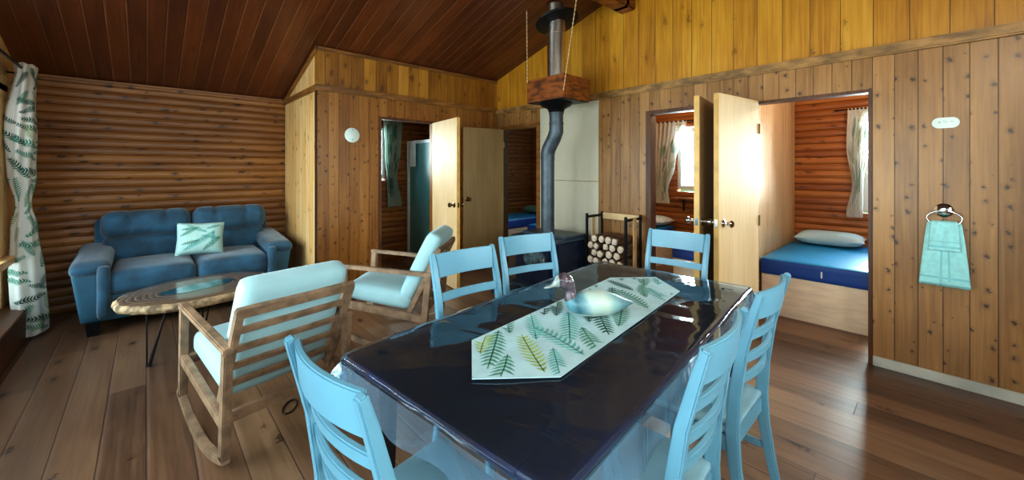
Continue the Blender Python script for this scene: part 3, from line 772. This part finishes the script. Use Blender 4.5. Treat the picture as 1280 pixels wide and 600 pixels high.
# ------------------------------------------------------------------ live edge coffee table
CT = V((.33, 4.24, 0)); CZ = .455
ct = thing('coffee_table', 'live edge wood slab coffee table with blue resin centre and black hairpin legs', 'coffee table', CT, math.radians(18))
def slab_r(th):
    r = 1 / math.sqrt((math.cos(th) / .53) ** 2 + (math.sin(th) / .42) ** 2)
    return r * (1 + .05 * noise.noise(V((math.cos(th) * 1.6, math.sin(th) * 1.6, 3))) + .022 * noise.noise(V((math.cos(th) * 7, math.sin(th) * 7, 6))))
N = 120
m = MB(); rings = []
for f, z in ((0, CZ), (.36, CZ), (.4, CZ), (.7, CZ), (.955, CZ), (1.0, CZ - .012), (1.015, CZ - .03), (.985, CZ - .055), (.93, CZ - .068), (0.0, CZ - .068)):
    rings.append([m.bm.verts.new(V((slab_r(2 * PI * k / N) * f * math.cos(2 * PI * k / N), slab_r(2 * PI * k / N) * f * math.sin(2 * PI * k / N),
                  z + (.010 * noise.noise(V((k * .9, z * 40, 0))) if f > .98 else 0)))) for k in range(N)])
for i in range(len(rings) - 1):
    for k in range(N):
        m.bm.faces.new((rings[i][k], rings[i][(k + 1) % N], rings[i + 1][(k + 1) % N], rings[i + 1][k])).material_index = 0 if i < 4 else 1
bmesh.ops.remove_doubles(m.bm, verts=m.bm.verts, dist=.0005)
m.build('slab', [M['rings'], M['liveedge']], ct, smooth=60)
m = MB(); m.raw([V((.26 * math.cos(a) * (1 + .06 * math.sin(3 * a)), .125 * math.sin(a) * (1 + .08 * math.cos(2 * a)), CZ + .0015)) for a in [2 * PI * k / 60 for k in range(60)]], [tuple(range(60))])
m.build('resin_inlay', M['resin'], ct, smooth=0)
def hairpin(x, y):
    d = V((x, y, 0)).normalized(); n = V((-d.y, d.x, 0)); foot = V((x, y, .008)) ; m = MB()
    for q in (-.075, .075):
        m.tube([V((x, y, CZ - .07)) - d * .06 + n * q, foot + n * (.012 if q > 0 else -.012)], .006, 8)
    m.tube([V((x, y, CZ - .07)) - d * .15, foot + V((0, 0, .004))], .006, 8)
    m.tube([foot + n * .016, foot - n * .016], .008, 8)
    m.box(V((x, y, CZ - .070)) - d * .09, (.16, .16, .005), RZ(at(d.y, d.x)))
    return m
for x, y in ((-.40, -.20), (.36, -.16), (.14, .27)): hairpin(x, y).build('hairpin_leg', M['ply_black'], ct)

m = MB(); m.tube([(.046 + .035 * math.cos(a), .075 * math.sin(a), .004) for a in [2 * PI * k / 28 for k in range(28)]], .004, 6, closed=True)
o = m.build('hair_band', M['ply_black']); o.location = (.60, 2.70, 0); o.rotation_euler.z = -.5
tag(o, 'small dark elastic loop lying on the floor behind the rocking chair', 'elastic loop')

# ------------------------------------------------------------------ stove corner
hs = thing('heat_shield', 'pale grey cement board heat shield on the wall behind the stove', 'heat shield', (XR, 3.2, .4))
for nm, z0, z1 in (('lower_panel', .0, 1.297), ('upper_panel', 1.303, 2.268)):
    m = MB(); m.bb(XR - .016, XR - .001, 2.737, 3.685, z0, z1); m.build(nm, M['cement'], hs, world=True, bevel=.002)
m = MB(); m.bb(2.95, XR - .02, 2.685, 3.55, 0, .035); o = m.build('hearth_pad', M['brick'], bevel=.006); tag(o, 'dark flat hearth pad on the floor under the stove', 'hearth pad')
st = thing('wood_stove', 'blue black cast iron wood stove in the corner by the heat shield', 'stove', (3.40, 3.02, .035))
m = MB(); m.bb(3.16, 3.64, 2.70, 3.36, .15, .66); m.build('body', M['stove'], st, world=True, bevel=.015)
m = MB(); m.bb(3.12, 3.67, 2.68, 3.39, .66, .69); m.bb(3.28, 3.66, 2.70, 3.36, .69, .715); m.build('top_plate', M['stovetop'], st, world=True, bevel=.006)
dr = MB(); dr.bb(3.135, 3.16, 2.80, 3.24, .24, .62); dr = dr.build('door', M['stove'], st, world=True, bevel=.008)
m = MB(); m.raw([V((3.132, 3.02 + .17 * math.cos(a), .46 + .10 * (abs(math.sin(a)) ** .7) * (1 if math.sin(a) > 0 else -1))) for a in [2 * PI * k / 40 for k in range(40)]], [tuple(range(40))])
m.build('glass', M['stoveglass'], dr, world=True, smooth=0)
m = MB(); m.tube([(3.135, 2.84, .42), (3.095, 2.84, .42), (3.09, 2.84, .50)], .009, 8); m.build('handle', M['chrome'], dr, world=True)
m = MB(); m.bb(3.04, 3.17, 2.72, 3.32, .145, .175); m.build('ash_lip', M['stovetop'], st, world=True, bevel=.006)
for x in (3.2, 3.6):
    for y in (2.73, 3.31):
        m = MB(); m.sweep([(x, y, .035), (x, y, .155)], [.05, .07], [.05, .07], (1, 0, 0)); m.build('leg', M['stove'], st, world=True, bevel=.004)
PX, PY0, PY1 = 3.37, 3.035, 2.905
sp = thing('stove_pipe', 'black stovepipe with a bend rising from the wood stove', 'stovepipe', (PX, PY0, .715))
m = MB(); m.tube([(PX, PY0, .716), (PX, PY0, 1.56)], .077, 24); m.build('lower_pipe', M['pipe'], sp, world=True)
m = MB(); m.tube([(PX, PY0, 1.55), (PX, PY0, 1.62), (PX, PY0 - .02, 1.68), (PX, PY1 + .03, 1.80), (PX, PY1, 1.87), (PX, PY1, 1.93)], .08, 24); m.build('elbow', M['pipe'], sp, world=True, smooth=60)
m = MB(); m.tube([(PX, PY1, 1.92), (PX, PY1, 2.10)], .077, 24)
for z in (1.955, 2.07): m.lathe([(.079, -.01), (.083, -.008), (.083, .008), (.079, .01)], (PX, PY1, z), 24)
m.build('upper_pipe', M['pipe'], sp, world=True)
m = MB(); m.lathe([(.082, 2.08), (.10, 2.12), (.17, 2.155), (.19, 2.183)], (PX, PY1, 0), 28); m.build('cone_flange', M['ply_black'], sp, world=True)
hb = thing('chimney_box', 'square reddish wooden box around the chimney below the sloping ceiling', 'box', (3.375, 2.885, 2.19))
m = MB(); HX0, HX1, HY0, HY1, HZ0, HZ1 = 3.15, 3.60, 2.62, 3.15, 2.19, 2.44
m.bb(HX0, HX0 + .03, HY0, HY1, HZ0, HZ1); m.bb(HX1 - .03, HX1, HY0, HY1, HZ0, HZ1)
m.bb(HX0 + .03, HX1 - .03, HY0, HY0 + .03, HZ0, HZ1); m.bb(HX0 + .03, HX1 - .03, HY1 - .03, HY1, HZ0, HZ1)
m.build('side_boards', M['hoodwood'], hb, world=True, bevel=.004)
m = MB(); m.bb(HX0 + .01, HX1 - .01, HY0 + .01, HY1 - .01, HZ0 - .006, HZ0 + .002); m.build('bottom_plate', M['ply_black'], hb, world=True)
cz = roof(PY1)
ch = thing('chimney_flue', 'shiny stainless chimney section between the wooden box and the ceiling', 'chimney', (PX, PY1, 2.30))
m = MB(); m.tube([(PX, PY1, 2.20), (PX, PY1, cz - .035)], .10, 32); m.build('flue', M['steel'], ch, world=True)
m = MB(); m.lathe([(.101, -.006), (.106, -.004), (.106, .004), (.101, .006)], (PX, PY1, 2.96), 32); m.build('joint_band', M['steel'], ch, world=True)
R = RX(-math.atan(SL))
m = MB(); m.lathe([(.108, -.03), (.24, -.012), (.245, 0.0), (.24, .008), (.108, .008)], (PX, PY1 - .01, 3.10), 36, R * 1 if False else R); m.build('collar', M['ply_black'], ch, world=True)
def chain(name, a, b_, label):
    a, b_ = V(a), V(b_); m = MB(); L = (b_ - a).length; n = int(L / .022); d = (b_ - a).normalized(); u = d.orthogonal().normalized()
    for i in range(n):
        c = a + d * (L * (i + .5) / n); s = u if i % 2 else d.cross(u)
        m.tube([c + d * .015 * math.cos(q) + s * .005 * math.sin(q) for q in [2 * PI * k / 8 for k in range(8)]], 0.0024, 5, closed=True)
    tag(m.build(name, M['straplight']), label, 'chain', 'chains holding up the chimney box')
chain('support_chain', (HX0 - .005, HY0 - .005, 2.26), (3.18, 2.42, roof(2.42) - .01), 'thin steel chain from near corner of the chimney box up to the ridge')
chain('support_chain', (HX0 - .004, HY1 - .01, 2.42), (HX0 - .004, HY1 + .0, roof(HY1) - .01), 'thin steel chain from far left corner of the chimney box up to the ceiling')

# firewood rack
fr = thing('firewood_rack', 'black metal firewood rack with pale wooden strips against the wall', 'rack', (3.75, 2.47, 0))
RX0, RX1, RY0, RY1 = 3.60, 3.89, 2.17, 2.655
for x in (RX0, RX1):
    for y in (RY0, RY1):
        m = MB(); m.bb(x - .012, x + .012, y - .012, y + .012, 0, .955); m.build('post', M['ply_black'], fr, world=True, bevel=.002)
for y in (RY0, RY1):
    m = MB(); m.bb(RX0, RX1, y - .01, y + .01, .905, .93); m.build('end_rail', M['ply_black'], fr, world=True)
    m = MB(); xm = (RX0 + RX1) / 2; m.bb(xm - .03, xm + .03, y - .024 if y == RY0 else y + .012, y - .012 if y == RY0 else y + .024, .08, .93); m.build('wooden_strip', M['straplight'], fr, world=True, bevel=.002)
    m = MB(); m.bb(RX0, RX1, y - .01, y + .01, .08, .10); m.build('end_rail', M['ply_black'], fr, world=True)
for x in (RX0, RX1):
    m = MB(); m.bb(x - .01, x + .01, RY0, RY1, .08, .10); m.build('base_rail', M['ply_black'], fr, world=True)
m = MB(); m.bb(RX1 + .0, RX1 + .018, RY0 - .01, RY1 + .01, .875, .945); m.build('wooden_strip', M['straplight'], fr, world=True, bevel=.002)
rr = random.Random(11)
zrow = .10
for row in range(8):
    n = 5 - row % 2; rad = .0455
    for i in range(n):
        y = RY0 + .056 + (i + (.0 if row % 2 == 0 else .5)) * .093; r = rad * rr.uniform(.96, 1.06)
        z = zrow + rad
        m = MB(); k = rr.choice((4, 5, 6)); x0 = RX0 - .03 + rr.uniform(-.03, .02); x1 = x0 + .33; ph = rr.uniform(0, 6)
        rads = [r * rr.uniform(.82, 1.0) for _ in range(k)]
        pr = [(rads[q] * math.cos(ph + 2 * PI * q / k), rads[q] * math.sin(ph + 2 * PI * q / k)) for q in range(k)]
        m.prism(pr, lambda p, q, t: V((t, p, q)), -.165, .165)
        for f in m.bm.faces:
            f.material_index = 1 if len(f.verts) != 4 or abs(f.normal.x) > .7 else 0
        o = m.build('firewood_log', [M['bark'], M['cut']], bevel=.006, smooth=30)
        for pg in o.data.polygons: pg.material_index = 1 if abs(pg.normal.x) > .6 else 0
        o.location = (x0 + .165, y, z)
        tag(o, 'split firewood log stacked in the black rack beside the stove', 'firewood', 'firewood logs in the rack')
    zrow += rad * 1.72

# ------------------------------------------------------------------ things on the right wall and bathroom wall
m = MB(); Rr, hh = .036, .064
pts = [(.5 * 0 + (hh - Rr + .0) * (1 if math.cos(a) > 0 else -1) + Rr * math.cos(a), Rr * math.sin(a)) for a in [2 * PI * (k + .5) / 40 for k in range(40)]]
m.prism(pts, lambda p, q, t: V((t, p, q)), -.010, -.001)
pq = thing('wall_plaque', 'small white oval plaque with faint marks on the right wall above the towel', 'plaque', (XR, -.037, 1.76))
m.build('plate', M['plaque'], pq, bevel=.003)
m = MB()
for y0, y1, z0, z1 in ((.035, .020, .004, .007), (.030, .026, -.003, .012), (.012, -.014, .002, .0045), (.012, .0, .012, .0145), (-.022, -.034, .004, .010)):
    m.bb(-.0108, -.0098, y0, y1, z0, z1)
m.build('faint_marks', M['mark'], pq)
sd = thing('round_wall_plate', 'round white plate fixed to the bathroom front wall', 'wall plate', (1.746, BYY, 1.839))
m = MB(); m.lathe([(.085, 0), (.085, .008), (.078, .013), (0, .014)], (0, -.001, 0), 36, RX(PI / 2)); m.build('plate', M['plaque'], sd)
m = MB(); m.bb(-.004, .004, -.0165, -.0145, .055, .067); m.bb(-.004, .004, -.0165, -.0145, -.062, -.045); m.build('screw_mark', M['mark'], sd)

tr_ = thing('towel_ring', 'chrome oval towel ring on the right wall', 'towel ring', (XR, -.03, 1.16))
m = MB(); m.lathe([(.046, 0), (.046, .006), (.034, .016), (.02, .022), (.016, .05), (0, .052)], (-.001, 0, .01), 28, RY(-PI / 2)); m.build('mount', M['chrome'], tr_)
m = MB(); m.tube([(-.045, .080 * math.cos(a), -.043 + .052 * math.sin(a)) for a in [2 * PI * k / 40 for k in range(40)]], .0055, 10, closed=True); m.build('ring', M['chrome'], tr_)
def towel(name, w0, w1, ztop, zbf, zbb, xo, label, mats, bands, lean=0.0):
    m = MB()
    def f(u, v):
        # v 0: front hem, .5 over the ring, 1: back hem
        xr = XR - .045
        if v < .5: t = 1 - v * 2; z = ztop - t * (ztop - zbf); x = xr - xo - .008 * min(1, t * 8)
        else: t = v * 2 - 1; z = ztop - t * (ztop - zbb); x = xr + .006 + .016 * min(1, t * 3)
        if t < .06: z += .006 * math.cos(t / .06 * PI / 2)
        w = w0 + (w1 - w0) * t ** .8
        y = -.03 + (.5 - u) * w + lean * t
        x += .004 * math.sin(u * 15 + t * 3) * (1 - .5 * t)
        return V((x, y, z))
    m.grid(f, 25, 61)
    for fc in m.bm.faces:
        c = fc.calc_center_median(); u = (c.y) ; fc.material_index = 1 if bands(c) else 0
    o = m.build(name, mats, fix=False, smooth=60)
    s = o.modifiers.new('s', 'SOLIDIFY'); s.thickness = .004; s.offset = 0
    return tag(o, label, 'towel')
towel('hand_towel', .155, .235, 1.084, .675, .66, .006, 'pale aqua hand towel hanging from the chrome ring', [M['towel'], M['towel_band']], lambda c: .722 < c.z < .736 or abs(c.y + .015) < .004 or abs(c.y + .05) < .004)
towel('washcloth', .12, .145, 1.094, .905, .95, .018, 'small aqua washcloth folded over the top of the hand towel', [M['towel'], M['towel_band']], lambda c: .925 < c.z < .935 or .96 < c.z < .966)

# ------------------------------------------------------------------ curtains
def bunch(name, cx, cy, rx, ry, z0, z1, label, items, nf=7, amp=.09, mats=None):
    """gathered curtain panel: a pleated closed drape, tables give centre and half widths by height"""
    zs = [z1 - z0]
    def S(u, v, h=0.0):
        z = z0 + (z1 - z0) * v; a = 2 * PI * u
        q = 1 + amp * math.sin(nf * a + 2.2 * math.sin(z * 2)) + .05 * math.sin(3 * a + z * 5)
        p = V((lerpt(cx, z) + lerpt(rx, z) * q * math.cos(a), lerpt(cy, z) + lerpt(ry, z) * q * math.sin(a), z + .006 * math.sin(nf * a)))
        if h: p += V((math.cos(a), math.sin(a), 0)) * h
        return p
    m = MB(); m.grid(S, 108, 90, wrap=True)
    ferns(m, lambda u, v: S(u / .55, v / 2.31, .004), items, lambda u, v: .02 < v < 2.28, None)
    return tag(m.build(name, mats, fix=False, smooth=70), label, 'curtain')
cx = [(.03, -.742), (.5, -.755), (1.0, -.772), (1.14, -.778), (1.5, -.795), (1.9, -.792), (2.3, -.765)]
rx_ = [(.03, .098), (.5, .092), (.95, .07), (1.14, .042), (1.4, .075), (1.8, .086), (2.2, .062), (2.26, .05), (2.34, .062)]
cy = [(0, 5.36), (3, 5.36)]
ry_ = [(.03, .15), (.5, .14), (.95, .09), (1.14, .045), (1.4, .10), (1.8, .15), (2.26, .14), (2.34, .15)]
rr = random.Random(21); its = []; kept = []
for i in range(2500):
    x, y, an, L = rr.uniform(.0, .55), rr.uniform(.03, 2.2), rr.choice((.35, 2.8, .9, 2.2, 1.5)) + rr.uniform(-.3, .3), rr.uniform(.13, .24)
    sq = [(x + L * t * math.cos(an), y + L * t * math.sin(an)) for t in (.15, .5, .85)]
    if any(math.hypot(p[0] - q[0], p[1] - q[1]) < .062 for p in sq for q in kept): continue
    kept += sq; its.append(((x, y, an, L, L * .26, 11, rr.uniform(-.5, .5)), rr.choice((1, 1, 2, 2, 3))))
bunch('curtain', cx, cy, rx_, ry_, .03, 2.34, 'white fern print curtain tied in the middle beside the left window', its, mats=[M['curtain'], M['f_dark'], M['f_mid'], M['f_pale']])
m = MB(); m.tube([(-.77, 1.2, 2.30), (-.77, 5.62, 2.30)], .011, 10)
for y in (1.3, 3.42, 5.55): m.tube([(XL, y, 2.30), (-.77, y, 2.30)], .008, 8)
tag(m.build('curtain_rod', M['ply_black']), 'thin dark curtain rod above the left windows', 'curtain rod')

def sheet(name, S0, axis, pos, a_tab, w_tab, z0, z1, label, items, mats, nf=7, amp=.02):
    """hanging gathered sheet; a_tab centre by z, w_tab half width by z"""
    def S(u, v, h=0.0):
        z = z0 + (z1 - z0) * v; a = lerpt(a_tab, z) + (u * 2 - 1) * lerpt(w_tab, z); d = pos + S0 * (amp * math.sin(nf * 2 * PI * u + z) + h)
        return V((a, d, z)) if axis == 'Y' else V((d, a, z))
    m = MB(); m.grid(S, 70, 40); ferns(m, lambda u, v: S(u, v, .003), items, lambda u, v: .02 < u < .98 and .02 < v < .98, None)
    return tag(m.build(name, mats, fix=False, smooth=70), label, 'curtain')
def leafset(seed, n, ch): 
    r = random.Random(seed); return [((r.uniform(.1, .85), r.uniform(.03, .9), r.uniform(.5, 2.5), r.uniform(.15, .25), r.uniform(.08, .13), 10, 0), r.choice(ch)) for _ in range(n)]
LM = [M['curtain'], M['f_dark'], M['f_mid'], M['f_pale']]
sheet('curtain', -1, 'X', XO - .07, [(.88, 3.02), (1.1, 3.02), (1.5, 2.95), (2.2, 2.86)], [(.88, .15), (1.1, .12), (1.5, .16), (2.2, .25)], .90, 2.2, 'pale floral curtain drawn aside beside the bedroom window, through the doorway behind the far chair', leafset(4, 22, (3, 3, 3, 2)), LM)
sheet('curtain', -1, 'X', XO - .07, [(.9, .66), (1.28, .63), (1.7, .63), (2.2, .60)], [(.9, .075), (1.28, .05), (1.7, .10), (2.2, .12)], .88, 2.16, 'white gathered curtain beside the bedroom window over the bright blue bed', leafset(6, 16, (3, 3, 2)), LM)
sheet('curtain', -1, 'Y', YF - .08, [(.85, 2.91), (1.35, 2.86), (1.9, 2.88), (2.22, 2.88)], [(.85, .12), (1.3, .085), (1.7, .13), (2.22, .16)], .85, 2.22, 'green leaf print curtain hanging at the bathroom window', leafset(8, 34, (1, 2, 2, 1)), [cloth_mat('pale_green_curtain_cloth', 'b4c6bc'), M['f_dark'], M['f_mid'], M['f_pale']])
for (p0, p1, lb) in (((XO - .07, 1.9, 2.19), (XO - .07, 3.2, 2.19), 'thin curtain rod over the bedroom window seen through the narrow doorway'),
                     ((XO - .07, -.35, 2.15), (XO - .07, .84, 2.15), 'thin curtain rod over the bedroom window above the bright blue bed')):
    m = MB(); m.tube([p0, p1], .008, 8); d = V((.07, 0, 0))
    for q in (V(p0), V(p1)): m.tube([q, q + d * .8], .006, 6)
    tag(m.build('curtain_rod', M['ply_black']), lb, 'curtain rod')

# ------------------------------------------------------------------ bedrooms
def bed(y0, y1, x0, x1, label, parentname='bunk_bed'):
    r = thing('bed', label, 'bed', ((x0 + x1) / 2, (y0 + y1) / 2, 0), group='blue vinyl mattress beds in the bedrooms')
    m = MB(); m.bb(x0 + .02, x1, y0 + .01, y1 - .01, 0, .395); m.build('bed_box', M['bedbox'], r, world=True, bevel=.004)
    m = MB(); m.soft(((x0 + x1) / 2, (y0 + y1) / 2, .476), (x1 - x0, y1 - y0, .162), .022, n=8)
    o = m.build('mattress', [M['mattress'], M['matt_side']], r, world=True, smooth=50)
    for p in o.data.polygons: p.material_index = 0 if p.normal.z > .55 else 1  # lit colour on upward faces, shaded colour on the rest
    m = MB(); m.bb(x0 - .002, x0, y0 + .36, y0 + .372, .44, .50); m.build('care_tag', M['white_frame'], o, world=True)
def pillow(c, rz, label, mat, W=.42, H=.64, T=.075):
    f = pillow_surf(W, H, T); m = MB(); m.grid(lambda u, v: f(u, v, -1), 20, 20); m.grid(lambda u, v: f(u, v, 1), 20, 20)
    bmesh.ops.remove_doubles(m.bm, verts=m.bm.verts, dist=.0008)
    R = Matrix.Rotation(PI / 2, 4, 'X'); m.bm.transform(R)
    o = m.build('pillow', mat, smooth=60); o.location = c; o.rotation_euler = (0, 0, rz); return tag(o, label, 'pillow')
bed(.36, 1.225, 4.56, 6.10, 'bed with bright blue mattress on a pale pine box, through the right doorway')
pillow((5.86, .86, .640), .05, 'pale blue pillow at the head of the bright blue bed in the right bedroom', M['pillow'])
bed(1.35, 2.14, 4.56, 6.10, 'bed with blue mattress behind the open doors, seen through the back of the far chair')
bed(2.82, 3.60, 4.5, 6.10, 'bed with blue mattress at the left side of the middle bedroom, below the floral curtain')
pillow((5.88, 3.12, .640), -.05, 'white spotted pillow on the bed in the middle bedroom below the floral curtain', M['pillow_dots'])
bed(5.08, 5.90, 4.35, 6.10, 'bed with dark blue mattress in the corner bedroom behind the stovepipe')
pillow((5.82, 5.45, .640), .0, 'green pillow on the bed in the corner bedroom', simple('soft_green_pillow_case', '6f9a86', .8))
bed(3.72, 4.50, 4.50, 6.10, 'second bed in the corner bedroom, half hidden by the stovepipe')
ws = thing('wall_shelf', 'small wooden wall shelf under the window of the middle bedroom', 'shelf', (XO, 2.4, 1.0))
m = MB(); m.bb(XO - .2, XO - .022, 2.0, 2.80, .985, 1.01); m.build('board', simple('shelf_wood', '9a5a2a', .45, var=.2), ws, world=True, bevel=.003)
for y in (2.15, 2.68):
    m = MB(); m.bb(XO - .035, XO - .022, y - .012, y + .012, .80, .985); m.bb(XO - .17, XO - .022, y - .012, y + .012, .972, .985); m.build('bracket', M['ply_black'], ws, world=True)

# ------------------------------------------------------------------ bathroom
sh = thing('shower_stall', 'white framed shower stall with a frosted teal panel in the bathroom', 'shower', (3.5, 5.55, 0))
m = MB(); X = 3.16
for y in (5.10, 5.90): m.bb(X - .02, X + .03, y - .03, y + .03, 0, 1.90)
m.bb(X - .02, X + .03, 5.13, 5.87, 1.85, 1.90); m.bb(X - .02, X + .03, 5.13, 5.87, 0, .10); m.build('frame', M['white_frame'], sh, world=True, bevel=.004)
m = MB(); m.bb(X, X + .008, 5.13, 5.87, .10, 1.85); m.build('panel', M['shower'], sh, world=True)
m = MB(); m.bb(X + .03, XR - .005, 5.07, 5.09, 0, 1.90); m.bb(X + .03, XR - .005, 5.91, 5.93, 0, 1.90); m.build('side_wall', M['white_frame'], sh, world=True)
m = MB(); m.bb(X + .03, XR - .005, 5.09, 5.91, .0, .09); m.build('tray', M['white_frame'], sh, world=True)
m = MB()
def tf(u, v):
    if v < .5: t = 1 - 2 * v; x = X - .032 - .006 * math.sin(u * 9)
    else: t = 2 * v - 1; x = X + .04
    return V((x, 5.62 + u * .20, 1.905 + (.004 if t < .1 else 0) - t * (.42 if v < .5 else .3)))
m.grid(tf, 14, 40); o = m.build('bath_towel', M['white_frame'], fix=False, smooth=60)
tag(o, 'white towel hung over the top of the shower stall', 'towel')

# ------------------------------------------------------------------ outside
m = MB(); m.bb(-40, 40, -40, 40, -.5, -.3); struct(m.build('ground', M['grass'], smooth=0))

# ------------------------------------------------------------------ light
wd = bpy.data.worlds.new('sky'); SC.world = wd; wd.use_nodes = True
bg = wd.node_tree.nodes['Background']; bg.inputs[0].default_value = (.78, .90, 1.0, 1); bg.inputs[1].default_value = 1.6
def area(name, loc, target, sx, sy, power, col=(.86, .94, 1)):
    l = bpy.data.lights.new(name, 'AREA'); l.shape = 'RECTANGLE'; l.size = sx; l.size_y = sy; l.energy = power; l.color = col
    o = bpy.data.objects.new(name, l); COL.objects.link(o); o.location = loc
    o.rotation_euler = (V(target) - V(loc)).to_track_quat('-Z', 'Y').to_euler(); return o
for i, (a, b_) in enumerate(WL):
    area('window_daylight_fill', (XL - .25, (a + b_) / 2, 1.25), ((2.2, 1.6, 1.4)[i], (a + b_) / 2, .4), b_ - a, 1.7, (100, 115, 110)[i])
for a, b_ in NW: area('window_daylight_fill', ((a + b_) / 2, YN - .25, 1.55), ((a + b_) / 2, 3, 1.4), b_ - a, 1.0, 70)  # fill lamps behind the camera, in the added near windows
area('window_daylight_fill', (XO + .3, (W_B1[0] + W_B1[1]) / 2, 1.65), (4, 2.4, 1.0), .85, .95, 170)
area('window_daylight_fill', (XO + .3, (W_B2[0] + W_B2[1]) / 2, 1.6), (4, .6, .8), .9, 1.1, 210)
area('window_daylight_fill', (XO + .3, (W_B3[0] + W_B3[1]) / 2, 1.6), (4.8, 5.2, .6), .9, .95, 55)  # fill for the corner bedroom through its added window
area('window_daylight_fill', (2.45, YF + .3, 1.75), (2.6, 4.5, 1.0), .7, .8, 70)
def fill_point(loc, p, col, r=.08):
    l = bpy.data.lights.new('fill_lamp', 'POINT'); l.energy = p; l.color = col; l.shadow_soft_size = r
    o = bpy.data.objects.new('fill_lamp', l); COL.objects.link(o); o.location = loc
fill_point((1.2, -.6, 2.45), 75, (1, .86, .66), .15)  # unseen warm fill added behind the camera, no fitting there
fill_point((5.0, .2, 2.35), 34, (1, .85, .65), .08)  # added warm fill, out of view, to brighten the right bedroom
fill_point((5.4, 1.75, 2.4), 26, (1, .85, .65), .08)  # added warm fill for the middle bedroom, hidden by the open doors

# ------------------------------------------------------------------ camera
cd = bpy.data.cameras.new('camera'); cam = bpy.data.objects.new('camera', cd); COL.objects.link(cam)
cam.location = (0, 0, 1.45); cam.rotation_euler = (PI / 2, 0, -math.atan2(457, 493))
cd.sensor_width = 36; cd.lens = 493 / 1280 * 36; cd.shift_y = -89 / 1280; cd.clip_start = .02
SC.camera = cam
SC.view_settings.view_transform = 'Standard'
SC.view_settings.exposure = 0.22
SC.view_settings.gamma = 0.86
